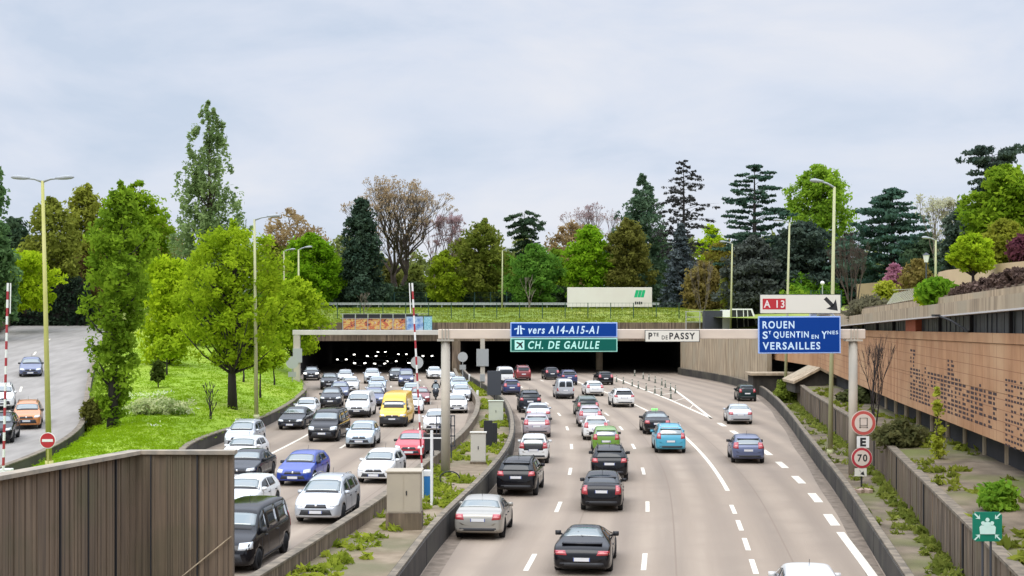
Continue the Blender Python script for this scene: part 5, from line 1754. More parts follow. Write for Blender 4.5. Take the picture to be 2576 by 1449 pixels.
b = MB(); b.tube([(0, -.15 + .0, 1.63 + .15 * math.sin(a)) for a in (-1.5, -1.1, -.7, -.3, .1, .5, .9, 1.2, 1.5)], [.155 * math.cos(a) + .005 for a in (-1.5, -1.1, -.7, -.3, .1, .5, .9, 1.2, 1.5)], 16)
hm = b.build('helmet', PAINT['black'], pr, True)
b = MB(); b.tube([(-.11, -.07, 1.65), (-.06, -.005, 1.65), (.06, -.005, 1.65), (.11, -.07, 1.65)], [.045, .055, .055, .045], 8); b.build('visor', M('visor', (.30, .33, .34), .1, coat=1), hm, True)
# ------------------------------------------------------------------ trees
bark_m = M('bark', (.085, .062, .045), .95, col2=(.05, .038, .028), scale=6, stretch=(2, 2, .3))
barkp_m = M('pale_bark', (.21, .175, .135), .95, col2=(.13, .105, .08), scale=5, stretch=(2, 2, .3))
barkd_m = M('dark_bark', (.035, .028, .026), .95)
barkv_m = M('twig_bark', (.15, .10, .105), .95)

def leaf_mesh(name, cen, csz, m, leaf, flat, mat, rs, cvar, up=.4, aspect=1.5):
    """cen (n,3) clump centres; csz (n,) radii; m leaves per clump"""
    n = len(cen)
    off = rs.normal(size=(n, m, 3))
    off /= (np.linalg.norm(off, axis=2, keepdims=True) + 1e-9)
    off *= (rs.random((n, m, 1)) ** .5)
    off *= csz[:, None, None]
    off[:, :, 2] *= flat
    c = (cen[:, None, :] + off).reshape(-1, 3)
    k = len(c)
    nr = rs.normal(size=(k, 3)) * .8
    nr[:, 2] += up
    nr += off.reshape(-1, 3) / (np.repeat(csz, m)[:, None] + 1e-6) * .6
    nr /= np.linalg.norm(nr, axis=1, keepdims=True) + 1e-9
    a = np.cross(nr, rs.normal(size=(k, 3)))
    a /= np.linalg.norm(a, axis=1, keepdims=True) + 1e-9
    b = np.cross(nr, a)
    s = leaf * rs.uniform(.45, 1.5, size=(k, 1)) * .5
    a *= s * aspect
    b *= s
    v = np.stack([c - a, c + b * .8, c + a, c - b * .8], axis=1).reshape(-1, 3).astype(np.float32)
    me = bpy.data.meshes.new(name)
    me.vertices.add(4 * k)
    me.vertices.foreach_set('co', v.ravel())
    me.loops.add(4 * k)
    me.loops.foreach_set('vertex_index', np.arange(4 * k, dtype=np.int32))
    me.polygons.add(k)
    me.polygons.foreach_set('loop_start', np.arange(0, 4 * k, 4, dtype=np.int32))
    at = me.attributes.new('var', 'FLOAT', 'FACE')
    at.data.foreach_set('value', np.clip(np.repeat(cvar, m) * .75 + rs.random(k) * .45 - .1, 0, 1).astype(np.float32))
    me.materials.append(mat)
    me.update()
    me.validate()
    return me

def tree(name, label, u, Y, z0, vtop, wpx, prof, col, n=120, cs=.9, m=40, leaf=.32, flat=.8, cb=.1, tiers=0, trunk=.25, bark=None, limbs=18, seed=0, cat='tree', shell=.55, up=.4, tr=.5, zx=None, lean=0.0, droop=0.0, group='trees in the park', top=None, core=0):
    x = XU(u, Y)
    H = ZV(vtop, Y) - z0 if top is None else top
    Rm = wpx / 2 * Y / FPX
    rs = np.random.default_rng(seed * 77 + 5)
    o = empty(name, (x, Y, z0), label=label, cat=cat, group=group)
    pt = np.array([p[0] for p in prof]); pr = np.array([p[1] for p in prof])
    if tiers:
        return bough_tree(o, H, Rm, pt, pr, rs, col, n, cs, m, leaf, flat, cb, trunk, bark, shell, up, tr, droop)
    t = rs.random(n * 4)
    wts = np.interp(t, pt, pr) + .05
    t = t[rs.random(n * 4) < wts / wts.max()][:n]
    if tiers:
        tk = np.round(t * tiers + rs.normal(0, .12, len(t))) / tiers
        t = np.clip(tk, 0, 1)
    ang = rs.random(len(t)) * 2 * math.pi
    if tiers:   # boughs of one tier reach out unevenly
        reach = .62 + .45 * np.sin(ang * 2 + np.round(t * tiers) * 1.9) ** 2
    else:
        reach = .86 + .16 * np.sin(ang * 3 + t * 7 + seed) + .10 * np.sin(ang * 5 - t * 11 + seed * 2)
    rad = np.interp(t, pt, pr) * Rm * (rs.random(len(t)) ** shell) * reach
    zb = H * cb
    z = zb + (H - zb) * t * (1 - .0) - droop * rad
    cen = np.stack([rad * np.cos(ang) + lean * z, rad * np.sin(ang), z], axis=1)
    csz = cs * rs.uniform(.6, 1.25, len(t)) * np.clip(np.interp(t, pt, pr) * 1.4 + .25, .3, 1)
    cvar = rs.random(len(t))
    me = leaf_mesh('crown', cen, csz, m, leaf, flat, leaf_mat(*col, tr=tr), rs, cvar, up)
    # trunk with limbs reaching the clumps
    b = MB()
    tb = H * (.93 if not limbs or trunk < .0 else .9)
    bend = [(rs.normal(0, .08 * trunk * 4), rs.normal(0, .08 * trunk * 4)) for _ in range(5)]
    pts = [(bend[i][0] * (i > 0) + lean * tb * i / 4, bend[i][1] * (i > 0), -.3 + (tb + .3) * i / 4) for i in range(5)]
    b.tube(pts, [trunk * 1.25, trunk * .85, trunk * .6, trunk * .35, trunk * .08], 8)
    order = rs.permutation(len(cen))[:limbs]
    for i in order:
        c = cen[i]
        r_ = math.hypot(c[0] - lean * c[2], c[1])
        zs = max(H * max(cb, .04) * .9, c[2] - r_ * (.9 if not tiers else .12))
        f = min(.98, zs / tb)
        k = f * 4
        j = min(3, int(k))
        p0 = Vector(pts[j]).lerp(Vector(pts[j + 1]), k - j)
        p2 = Vector(c)
        p1 = p0.lerp(p2, .5) + Vector((0, 0, -.05 * r_ if tiers else -.12 * r_))
        rr = trunk * (.42 if not tiers else .25) * (1 - f * .6)
        b.tube([p0, p1, p2], [rr, rr * .6, rr * .15], 5, cap=False)
    link('trunk', b.mesh('trunk', bark or bark_m, True), o)
    link('crown', me, o)
    return o

def bough_tree(o, H, Rm, pt, pr, rs, col, n, cs, m, leaf, flat, cb, trunk, bark, reachmin, up, tr, droop):
    """conifer: single boughs at uneven heights, each a flat spray of clumps that widens outwards"""
    nb = max(14, n // 7)
    cen, csz, cv = [], [], []
    b = MB()
    tb = H * .99
    b.tube([(0, 0, -.3), (0, 0, tb * .5), (0, 0, tb)], [trunk * 1.2, trunk * .7, trunk * .07], 8)
    t_ = np.sort((np.arange(nb) + rs.uniform(-.6, .6, nb)) / nb)
    for i, t in enumerate(np.clip(t_, 0, 1)):
        a = i * 2.4 + rs.normal(0, .5)
        R_ = max(.25, float(np.interp(t, pt, pr)) * Rm * rs.uniform(.55, 1.12))
        z0 = H * (cb + (1 - cb) * t)
        rise = rs.uniform(-.06, .22) - droop
        d2 = np.array([math.cos(a), math.sin(a)])
        sd2 = np.array([-d2[1], d2[0]])
        v = rs.random()
        p0 = Vector((0, 0, z0 - .15 * R_))
        p2 = Vector((d2[0] * R_, d2[1] * R_, z0 + rise * R_))
        p1 = p0.lerp(p2, .5) + Vector((0, 0, .07 * R_))
        rr = max(.03, trunk * .2 * (1 - t * .7))
        b.tube([p0, p1, p2], [rr, rr * .6, rr * .15], 5, cap=False)
        k = max(4, int(7 * R_ / max(.3, Rm) + 2))
        for j in range(k):
            f = reachmin + (1.0 - reachmin) * (j + rs.random()) / k
            side = rs.normal(0, .16 + .16 * f) * R_
            q = d2 * R_ * f + sd2 * side
            bend = -.10 * f * f * (1 if droop > 0 else .3) * R_
            cen.append([q[0], q[1], z0 + rise * R_ * f + bend + rs.normal(0, .05 * cs)])
            csz.append(cs * rs.uniform(.6, 1.15) * (.55 + .45 * min(1, R_ / (Rm * .6))))
            cv.append(min(1, max(0, v * .6 + rs.random() * .4)))
    me = leaf_mesh('crown', np.array(cen), np.array(csz), m, leaf, flat, leaf_mat(*col, tr=tr), rs, np.array(cv), up)
    link('trunk', b.mesh('trunk', bark or bark_m, True), o)
    link('crown', me, o)
    return o

ROUND = [(0, .35), (.12, .75), (.3, .98), (.5, 1), (.7, .86), (.85, .62), (.95, .33), (1, .1)]
DOME = [(0, .7), (.2, .95), (.5, 1), (.75, .8), (.9, .5), (1, .15)]
COLUMN = [(0, .28), (.08, .42), (.2, .62), (.4, .8), (.6, 1), (.75, .92), (.88, .55), (1, .1)]
POPLAR = [(0, .85), (.15, 1), (.3, .95), (.5, .68), (.7, .5), (.85, .36), (.95, .2), (1, .06)]
CONE = [(0, 1), (.2, .9), (.5, .6), (.8, .28), (1, .05)]
CEDAR = [(0, .8), (.25, 1), (.5, .85), (.7, .62), (.88, .38), (1, .12)]
UMB = [(0, .55), (.3, .5), (.6, .45), (.8, .8), (.92, 1), (1, .55)]

LIME = ((.16, .25, .012), (.29, .39, .02))
LIME2 = ((.20, .30, .010), (.34, .44, .02))
MID = ((.075, .14, .012), (.165, .25, .02))
GRN = ((.06, .15, .014), (.14, .26, .025))
OLIVE = ((.115, .135, .022), (.215, .24, .045))
BROWNG = ((.13, .10, .035), (.24, .20, .065))
DARK = ((0.0275, 0.0525, 0.0325), (0.0625, 0.0975, 0.0525))  # haze put into the colour: this and the conifers below are lightened
BLUEG = ((.045, .085, .055), (.10, .155, .095))
POPC = ((.09, .145, .055), (.23, .31, .13))
TAN = ((.20, .145, .08), (.32, .24, .13))
RUST = ((.06, .04, .02), (.13, .10, .03))

gz = 8.35
# on the mound
tree('columnar_tree', 'narrow green tree with ivied trunk standing nearest on the left mound', 283, 84, mound_at(XU(283, 84), 84), 452, 190, COLUMN, (((.085, .155, .014)), (.20, .31, .025)), n=270, cs=.5, m=46, leaf=.2, flat=1.0, cb=.02, trunk=.3, limbs=46, seed=1, shell=.6, bark=barkd_m, lean=.035)
tree('lime_tree', 'broad round lime green tree with a dark forked trunk on the mound', 585, 100, mound_at(XU(575, 100), 100), 556, 320, ROUND, LIME, n=430, cs=.62, m=46, leaf=.19, flat=1.0, cb=.22, trunk=.30, limbs=110, seed=2, bark=barkd_m, shell=.6)
tree('lime_tree', 'yellow green bushy tree between the columnar tree and the round lime tree', 425, 128, mound_at(-30, 128), 640, 160, DOME, LIME2, n=200, cs=.9, m=52, leaf=.26, cb=.05, trunk=.2, limbs=20, seed=3)
tree('lime_tree', 'lime green tree overhanging the left tunnel mouth beside the portal post', 742, 146, mound_at(-22.5, 146) - 1, 700, 185, DOME, LIME, n=200, cs=.85, m=48, leaf=.26, cb=.30, trunk=.22, limbs=22, seed=4, bark=barkd_m)
tree('poplar_tree', 'tall pointed poplar towering over every other tree on the left', 525, 165, 5.5, 258, 275, POPLAR, POPC, n=560, cs=.58, m=32, leaf=.3, flat=1.9, cb=.10, trunk=.45, limbs=40, seed=5, shell=.7, up=.1)
tree('left_edge_tree'.replace('left_edge_', 'tall_'), 'blue green tall tree cut by the left edge of the picture', -22, 150, 5, 385, 130, POPLAR, (((.05, .10, .04)), (.13, .22, .09)), n=260, cs=1.0, m=44, leaf=.36, cb=.1, trunk=.35, seed=6)
tree('olive_tree', 'olive brown tree right behind the near double armed lamp post', 130, 175, 6, 500, 150, ROUND, OLIVE, n=230, cs=1.05, m=36, leaf=.36, cb=.16, trunk=.35, limbs=36, seed=7)
tree('olive_tree', 'yellowish olive tree with thin crown behind the columnar tree', 215, 186, 6.5, 468, 150, ROUND, ((.15, .165, .025), (.26, .285, .05)), n=230, cs=1.0, m=36, leaf=.36, cb=.2, trunk=.35, limbs=44, seed=8)
tree('broadleaf_tree', 'bright green broad tree right behind the top of the columnar tree', 345, 172, 6.5, 458, 190, ROUND, ((.11, .20, .012), (.22, .32, .02)), n=300, cs=1.05, m=40, leaf=.36, cb=.12, trunk=.35, seed=9)
tree('broadleaf_tree', 'bright green low round tree above the dark hedge on the far left', 62, 160, 8.0, 628, 175, DOME, LIME2, n=210, cs=.95, m=44, leaf=.32, cb=.05, trunk=.2, seed=10)
tree('dark_tree', 'dark evergreen tree low behind the olive tree on the far left', 35, 185, 6, 545, 150, DOME, DARK, n=210, cs=1.1, m=40, leaf=.4, cb=.05, trunk=.3, seed=11)
tree('olive_tree', 'brownish thin tree between the columnar tree and the poplar', 405, 195, 7, 560, 130, ROUND, BROWNG, n=170, cs=1.1, m=30, leaf=.38, cb=.1, trunk=.3, limbs=40, seed=12)
tree('dark_tree', 'dark shadowy evergreen behind the trunk of the columnar tree', 190, 182, 6.5, 640, 150, DOME, RUST, n=200, cs=1.1, m=40, leaf=.4, cb=.0, trunk=.3, seed=13)
tree('broadleaf_tree', 'green undergrowth tree at the far end of the mound behind the lime tree trunk', 640, 165, 5.2, 740, 200, DOME, GRN, n=190, cs=.95, m=44, leaf=.32, cb=.02, trunk=.2, seed=14)
tree('broadleaf_tree', 'mid green tree below the poplar behind the round lime tree', 470, 150, 4.5, 660, 150, DOME, MID, n=190, cs=.95, m=44, leaf=.32, cb=.02, trunk=.2, seed=15)
# behind the tunnel
tree('tan_tree', 'tan and olive spring tree with thin crown right of the poplar', 730, 232, gz, 527, 200, DOME, TAN, n=230, cs=1.1, m=26, leaf=.36, cb=.25, trunk=.4, limbs=60, seed=16, bark=barkp_m)
tree('broadleaf_tree', 'vivid green round tree left of the black conifer', 782, 205, gz, 588, 165, DOME, ((.085, .19, .008), (.18, .31, .014)), n=280, cs=1.0, m=46, leaf=.34, cb=.06, trunk=.3, seed=17)
tree('dark_conifer', 'broad black green conifer in front of the bare tree', 912, 208, gz, 496, 148, [(0, 1), (.15, .98), (.3, .8), (.5, .72), (.7, .55), (.88, .38), (1, .12)], ((0.0225, 0.0425, 0.0312), (0.0525, 0.0813, 0.055)), n=420, cs=.95, m=52, leaf=.34, cb=.0, trunk=.4, limbs=10, seed=18, up=.6, tr=.25)
tree('olive_tree', 'olive green tree with dense crown above the red and white median boom', 1215, 216, gz, 552, 150, ROUND, ((.085, .115, .018), (.19, .215, .04)), n=250, cs=1.05, m=42, leaf=.36, cb=.08, trunk=.35, limbs=36, seed=19)
tree('broadleaf_tree', 'small yellow green tree under the purple bare tree', 1120, 214, gz, 632, 110, DOME, ((.12, .18, .012), (.22, .28, .02)), n=150, cs=.9, m=40, leaf=.34, cb=.05, trunk=.2, seed=20)
tree('cedar_tree', 'dark umbrella shaped cedar above the blue motorway sign', 1320, 232, gz, 528, 125, UMB, DARK, n=230, cs=.8, m=40, leaf=.3, flat=.42, cb=.42, tiers=5, trunk=.3, seed=21, bark=barkd_m, droop=.38, shell=.2)
tree('broadleaf_tree', 'fresh green tree left of the white board below the umbrella cedar', 1345, 208, gz, 618, 150, DOME, ((.05, .13, .02), (.12, .235, .035)), n=250, cs=.95, m=44, leaf=.34, cb=.1, trunk=.25, limbs=30, seed=22, bark=barkp_m)
tree('tan_tree', 'tan brown domed tree behind the white board', 1435, 236, gz, 556, 150, DOME, TAN, n=220, cs=1.1, m=36, leaf=.36, cb=.1, trunk=.35, limbs=40, seed=23)
tree('broadleaf_tree', 'bright green leafy tree right above the white board', 1480, 212, gz, 566, 135, ROUND, ((.10, .21, .010), (.21, .35, .02)), n=300, cs=.95, m=46, leaf=.34, cb=.02, trunk=.3, seed=24)
tree('olive_tree', 'dull olive brown rounded tree above the right half of the white board', 1577, 210, gz, 548, 125, ROUND, ((.095, .10, .022), (.165, .165, .042)), n=280, cs=.95, m=50, leaf=.32, cb=.02, trunk=.3, seed=25)
tree('conifer', 'pale blue green conifer left of the sparse dark spire tree', 1616, 226, gz, 440, 195, [(0, .8), (.2, 1), (.45, .9), (.7, .6), (.9, .28), (1, .06)], BLUEG, n=420, cs=1.0, m=46, leaf=.34, flat=.9, cb=.05, trunk=.4, limbs=40, seed=26)
tree('spire_conifer', 'tall sparse dark conifer with bare spire and drooping boughs', 1720, 215, gz, 402, 185, [(0, .75), (.3, .8), (.5, .95), (.7, .85), (.88, .55), (1, .08)], ((.028, .028, .030), (.06, .062, .062)), n=430, cs=.5, m=17, leaf=.26, flat=.45, cb=.30, tiers=13, trunk=.34, seed=27, bark=barkd_m, droop=.12, tr=.25, shell=.15)
tree('spruce_tree', 'blackish blue spruce at the foot of the sparse spire conifer', 1712, 206, gz, 562, 140, CONE, ((0.04, 0.055, 0.065), (0.0938, 0.115, 0.125)), n=620, cs=.7, m=34, leaf=.3, flat=.5, cb=.0, tiers=14, trunk=.3, seed=28, droop=.35, shell=.1, tr=.25)
tree('olive_tree', 'olive and rust thicket tree left of the tiered cedar', 1818, 205, gz, 606, 135, DOME, ((.12, .115, .02), (.24, .21, .04)), n=230, cs=.95, m=38, leaf=.34, cb=.02, trunk=.25, limbs=40, seed=29, bark=barkp_m)
tree('broadleaf_tree', 'pale lime green tree far behind beside the spire conifer', 1792, 260, gz, 566, 90, DOME, LIME2, n=150, cs=1.1, m=36, leaf=.4, cb=.1, trunk=.3, seed=30)
tree('cedar_tree', 'tall black green cedar with flat tiers against the sky', 1898, 190, gz, 412, 235, CEDAR, ((0.025, 0.0575, 0.045), (0.0625, 0.1063, 0.075)), n=340, cs=.85, m=44, leaf=.3, flat=.24, cb=.30, tiers=8, trunk=.40, seed=31, bark=barkd_m, tr=.25, shell=.25)
tree('broadleaf_tree', 'tall bright green tree between the two dark cedars', 2062, 215, gz, 416, 195, DOME, ((.10, .19, .020), (.23, .35, .035)), n=420, cs=1.05, m=38, leaf=.36, cb=.38, trunk=.45, limbs=70, seed=32, bark=barkd_m)
tree('cedar_tree', 'wide dark cedar with layered boughs right of the bright green tree', 2245, 175, gz, 474, 290, CEDAR, ((0.0275, 0.065, 0.0525), (0.0688, 0.1187, 0.0875)), n=520, cs=1.0, m=44, leaf=.32, flat=.26, cb=.12, tiers=8, trunk=.5, seed=33, bark=barkd_m, tr=.25, shell=.2)
tree('dark_tree', 'black green mass of evergreen below the bright green tree', 2020, 186, gz - .5, 560, 280, CEDAR, ((0.025, 0.0425, 0.0375), (0.0625, 0.085, 0.0675)), n=640, cs=1.15, m=46, leaf=.34, flat=.55, cb=.05, tiers=8, trunk=.4, shell=.1, seed=34, bark=barkd_m, tr=.25)
tree('dark_tree', 'dull dark evergreen under the tall tiered cedar', 1900, 184, gz - .5, 600, 200, CEDAR, ((0.036, 0.044, 0.042), (0.075, 0.088, 0.078)), n=460, cs=1.1, m=44, leaf=.34, flat=.6, cb=.0, tiers=7, trunk=.35, shell=.1, seed=35, bark=barkd_m, tr=.25)
tree('dark_tree', 'dark evergreen behind the short roof garden lamp post', 2335, 168, gz, 590, 150, DOME, DARK, n=260, cs=1.0, m=44, leaf=.36, flat=.6, cb=.0, trunk=.35, seed=36, bark=barkd_m, tr=.25)
tree('pine_tree', 'black flat topped pine at the top right against the sky', 2496, 135, 10.2, 372, 190, UMB, ((0.0275, 0.0475, 0.0425), (0.0688, 0.0938, 0.075)), n=300, cs=.62, m=40, leaf=.24, flat=.45, cb=.60, tiers=5, shell=.3, trunk=.28, seed=37, bark=barkd_m, tr=.25)
tree('broadleaf_tree', 'large green tree filling the right edge under the flat topped pine', 2522, 118, 10.0, 415, 215, ROUND, ((.085, .155, .012), (.20, .29, .022)), n=420, cs=.85, m=48, leaf=.28, cb=.10, trunk=.3, limbs=50, seed=38)
tree('dark_tree', 'dark pine left of the large green tree at the right edge', 2425, 138, 9.5, 512, 130, DOME, ((0.0275, 0.0475, 0.0425), (0.0688, 0.0938, 0.07)), n=260, cs=.85, m=44, leaf=.3, flat=.5, cb=.05, trunk=.3, limbs=30, seed=39, bark=barkd_m, tr=.25)
tree('lime_tree', 'small yellow green tree in front of the beige curved wall', 2448, 64, 8.95, 590, 118, DOME, LIME, n=170, cs=.26, m=44, leaf=.12, cb=.40, trunk=.09, limbs=40, seed=40, bark=barkd_m, cat='small tree')
def bush(label, u, Y, z0, vtop, w_, col, seed, prof=DOME, name='shrub', n=90, cs=.55, m=44, leaf=.22, cat='shrub', flat=.8, group='shrubs and bushes'):
    return tree(name, label, u, Y, z0, vtop, w_, prof, col, n=n, cs=cs, m=m, leaf=leaf, flat=flat, cb=.0, trunk=.07, limbs=8, seed=seed, cat=cat, group=group)
bush('olive spring shrub on the slope above the beige wall at the right edge', 2530, 96, 10.2, 556, 150, ((.13, .15, .02), (.25, .26, .035)), 41, n=150)
bush('purple leaved shrub touching the right edge above the beige wall', 2572, 90, 10.4, 598, 60, ((.06, .022, .035), (.12, .04, .06)), 42)
bush('pink flowering shrub in front of the dark cedar', 2252, 142, 9.8, 668, 66, ((.26, .10, .17), (.38, .20, .27)), 43, name='flowering_shrub')
bush('yellow green shrub at the foot of the ochre wall', 2232, 128, 7.9, 708, 60, ((.20, .25, .02), (.36, .38, .05)), 44)
bush('rounded green shrub by the end of the comb railing', 2356, 69.5, 8.75, 712, 66, ((.06, .15, .012), (.15, .28, .02)), 45)
bush('small bright green shrub low beside the comb railing', 2336, 71.5, 8.7, 730, 50, LIME2, 46, n=60, cs=.4)
bush('grey green creeper spilling over the far end of the building roof', 2195, 98, 7.2, 752, 130, ((.075, .07, .05), (.14, .135, .085)), 47, n=150, cs=.6, m=40)
bush('light green shrub behind the cream exit sign', 2000, 172, 7.2, 722, 110, ((.10, .20, .02), (.22, .33, .03)), 48, n=120)
bush('brownish shrub left of the park lantern', 2305, 120, 8.3, 650, 90, BROWNG, 49, n=110, m=26)
bush('fresh green bush beside the dark court fence', 2090, 176, 7.3, 712, 80, GRN, 50, n=110)
def box_hedge(label, x0, x1, y, z0, h0, h1, n, cs, col, seed, leaf=.3, dy=1.0):
    o = empty('hedge', ((x0 + x1) / 2, y, z0), label=label, cat='hedge', group='shrubs and bushes')
    rs = np.random.default_rng(seed)
    w_ = (x1 - x0) / 2
    xx = rs.uniform(-w_, w_, n)
    hh = h0 + (h1 - h0) * (.5 + .5 * np.sin(xx * .7 + seed) * np.sin(xx * .23 + 1))
    cen = np.stack([xx, rs.uniform(-dy, dy, n), rs.random(n) * hh], axis=1)
    link('crown', leaf_mesh('crown', cen, np.full(n, cs), 34, leaf, .9, leaf_mat(*col, tr=.2), rs, rs.random(n)), o)
    b = MB(); b.box((0, 0, h0 * .4), (2 * w_ - .6, dy, h0 * .8)); link('trunk', b.mesh('trunk', barkd_m), o)
    return o
box_hedge('dark hedge along the park fence from the black conifer to the median boom', XU(752, 218), XU(1060, 218), 218, gz, 2.6, 4.6, 520, .8, ((.022, .038, .02), (.055, .082, .035)), 51)
box_hedge('dark hedge along the park fence between the median boom and white board', XU(1062, 218), XU(1425, 218), 218, gz, 2.0, 3.6, 520, .8, ((.022, .038, .022), (.05, .075, .035)), 52)
box_hedge('dark hedge right of the white board under the spire conifer', XU(1430, 217), XU(1800, 217), 217, gz, 1.8, 3.4, 480, .8, ((.022, .038, .022), (.05, .075, .035)), 53)
for k, (u, Y, vt, wd, colr, lab) in enumerate(((838, 224, 640, 90, MID, 'mid green tree squeezed between the vivid green tree and black conifer'), (1165, 236, 596, 90, OLIVE, 'olive tree left of the dense olive green tree'), (1040, 238, 668, 110, ((.10, .13, .03), (.19, .22, .05)), 'low hazy green tree under the tall spreading bare tree'), (960, 236, 650, 120, ((.09, .10, .03), (.18, .18, .05)), 'brownish green tree behind the foot of the tall bare tree'), (1395, 222, 630, 90, MID, 'mid green tree left of the bright leafy tree behind the board'), (1660, 236, 600, 90, ((.07, .10, .04), (.13, .18, .07)), 'grey green tree filling in beside the pale conifer'), (1270, 226, 640, 80, GRN, 'green tree behind the lamp post over the blue sign'), (690, 228, 610, 110, OLIVE, 'olive tree behind the right flank of the lime tree'), (285, 205, 560, 150, MID, 'green tree behind the columnar tree on the far left'))):
    tree('broadleaf_tree', lab, u, Y, gz, vt, wd, DOME, colr, n=170, cs=1.0, m=38, leaf=.36, cb=.0, trunk=.25, limbs=24, seed=90 + k)
for k, (u, Y, vt, wd, colr, lab) in enumerate(((1962, 196, 600, 120, DARK, 'dark tree filling the gap between the tiered cedar and the green crown'), (2135, 190, 590, 130, ((.03, .026, .026), (.07, .06, .055)), 'purplish brown dark tree behind the brown bare tree'), (2180, 186, 640, 120, DARK, 'dark low tree left of the pink shrub'), (2300, 196, 610, 110, DARK, 'dark tree behind the foot of the wide layered cedar'), (1770, 200, 660, 120, BROWNG, 'rusty brown thicket left of the vent housing lamp'), (1870, 186, 668, 130, OLIVE, 'olive thicket right of the vent housing lamp'), (2400, 160, 640, 110, DARK, 'dark evergreen behind the beige curved wall'), (2480, 125, 600, 110, ((.07, .08, .03), (.14, .15, .05)), 'dull green shrub tree above the beige curved wall'), (2020, 182, 690, 150, GRN, 'fresh green thicket at the foot of the dark evergreens'))):
    tree('thicket_tree', lab, u, Y, 7.0 if u > 1900 else 6.6, vt, wd, DOME, colr, n=190, cs=.95, m=38, leaf=.34, cb=.0, trunk=.22, limbs=26, seed=120 + k)
# dark clipped hedge by the slip road
o = empty('hedge', (XU(95, 172), 172, 6.2), label='tall dark hedge beyond the top of the slip road on the far left', cat='hedge', group='shrubs and bushes')
rs = np.random.default_rng(3)
n = 900
cen = np.stack([rs.uniform(-8.5, 6.2, n), rs.uniform(-1.2, 1.2, n), rs.uniform(0, 5.6, n)], axis=1)
link('crown', leaf_mesh('crown', cen, np.full(n, .6), 34, .26, .9, leaf_mat((.012, .022, .016), (.03, .046, .03), tr=.25), rs, rs.random(n)), o)
b = MB(); b.box((-1.1, 0, 2.6), (14, 1.2, 5.2)); link('trunk', b.mesh('trunk', barkd_m), o)
# clipped dark hedge along the roof garden edge
o = empty('hedge', (FX(60) + .55, 60, ftop(60)), label='brown dark clipped hedge along the parapet below the beige wall', cat='hedge', group='shrubs and bushes')
rs = np.random.default_rng(4)
n = 330
tt = rs.random(n)
A, B = Vector((FX(67) + .55, 67, ftop(67))) - o.location, Vector((FX(53.5) + .55, 53.5, ftop(53.5))) - o.location
cen = np.array([list(A.lerp(B, q) + Vector((rs.uniform(-.2, .2), rs.uniform(-.3, .3), rs.uniform(.0, .28 + .42 * q)))) for q in tt])
link('crown', leaf_mesh('crown', cen, np.full(n, .16), 34, .14, .9, leaf_mat((.06, .042, .04), (.12, .085, .075), tr=.2), rs, rs.random(n)), o)
b = MB()
for q in np.linspace(0, 1, 40): b.tube([A.lerp(B, q), A.lerp(B, q) + Vector((.05, 0, .4 + .4 * q))], .03, 5)
link('trunk', b.mesh('trunk', barkd_m), o)

def bare(name, label, u, Y, z0, vtop, wpx, seed, bark, depth=6, spread=.5, r0=.28, stems=1, buds=None, cb=.22, group='bare spring trees', thin=.011):
    x = XU(u, Y)
    H = ZV(vtop, Y) - z0
    o = empty(name, (x, Y, z0), label=label, cat='bare tree', group=group)
    rng = random.Random(seed)
    b = MB()
    tips = []
    Wm = wpx / 2 * Y / FPX
    def grow(p, d_, L, r_, k):
        q = p + d_ * L * .5 + Vector((rng.uniform(-.08, .08), rng.uniform(-.08, .08), 0)) * L
        e_ = p + d_ * L
        b.tube([p, q, e_], [r_, r_ * .85, r_ * .68], 5 if k > 2 else 3, cap=False)
        if k == 0:
            tips.append(e_)
            return
        nb = 3 if rng.random() < .55 else 2
        for i in range(nb):
            ax = Vector((rng.uniform(-1, 1), rng.uniform(-1, 1), rng.uniform(-.15, .55)))
            nd_ = (d_ + ax * spread * rng.uniform(.7, 1.3)).normalized()
            nd_ = (nd_ + Vector((0, 0, .14))).normalized()
            grow(e_, nd_, L * rng.uniform(.66, .84), max(thin, r_ * rng.uniform(.5, .68)), k - 1)
        if k >= 2 and rng.random() < .5:
            nd_ = (d_ + Vector((rng.uniform(-1, 1), rng.uniform(-1, 1), .2)) * spread * 1.5).normalized()
            grow(q, nd_, L * .6, max(thin, r_ * .4), k - 2)
    for s in range(stems):
        a = 2 * math.pi * s / max(1, stems)
        dd = Vector((math.cos(a) * .22 * (stems > 1), math.sin(a) * .22 * (stems > 1), 1)).normalized()
        grow(Vector((0, 0, -.2)), dd, H * cb, r0, depth)
    zs = max(v[2] for v in b.v); xs = float(np.percentile([abs(v[0]) for v in b.v], 96))
    b.v = [(v[0] * Wm / xs, v[1] * Wm / xs, v[2] * H / zs) for v in b.v]
    link('trunk', b.mesh('trunk', bark), o)
    if buds:
        rs = np.random.default_rng(seed)
        c = np.array([[t.x * Wm / xs, t.y * Wm / xs, t.z * H / zs] for t in tips])
        link('crown', leaf_mesh('crown', c, np.full(len(c), .35), buds[1], .17, .9, leaf_mat(*buds[0]), rs, rs.random(len(c))), o)
    return o
bare('bare_tree', 'tall bare spreading tree with tan buds right of the black conifer', 1000, 222, gz, 440, 215, 4, bark_m, 6, .62, .34, 3, (((.22, .16, .10), (.34, .26, .17)), 7))
bare('bare_tree', 'bare mauve tree right of the tall spreading one', 1103, 230, gz, 536, 110, 9, barkv_m, 6, .55, .25, 2, (((.24, .16, .18), (.34, .25, .27)), 5))
bare('bare_tree', 'bare greyish purple crown behind the bright tree over the white board', 1500, 245, gz, 515, 130, 12, barkv_m, 6, .55, .25, 2, (((.22, .16, .18), (.32, .25, .27)), 4))
bare('bare_tree', 'pale fan shaped bare tree between the wide cedar and the flat topped pine', 2368, 150, gz, 487, 105, 14, barkp_m, 6, .5, .2, 2, (((.30, .30, .22), (.42, .42, .32)), 3))
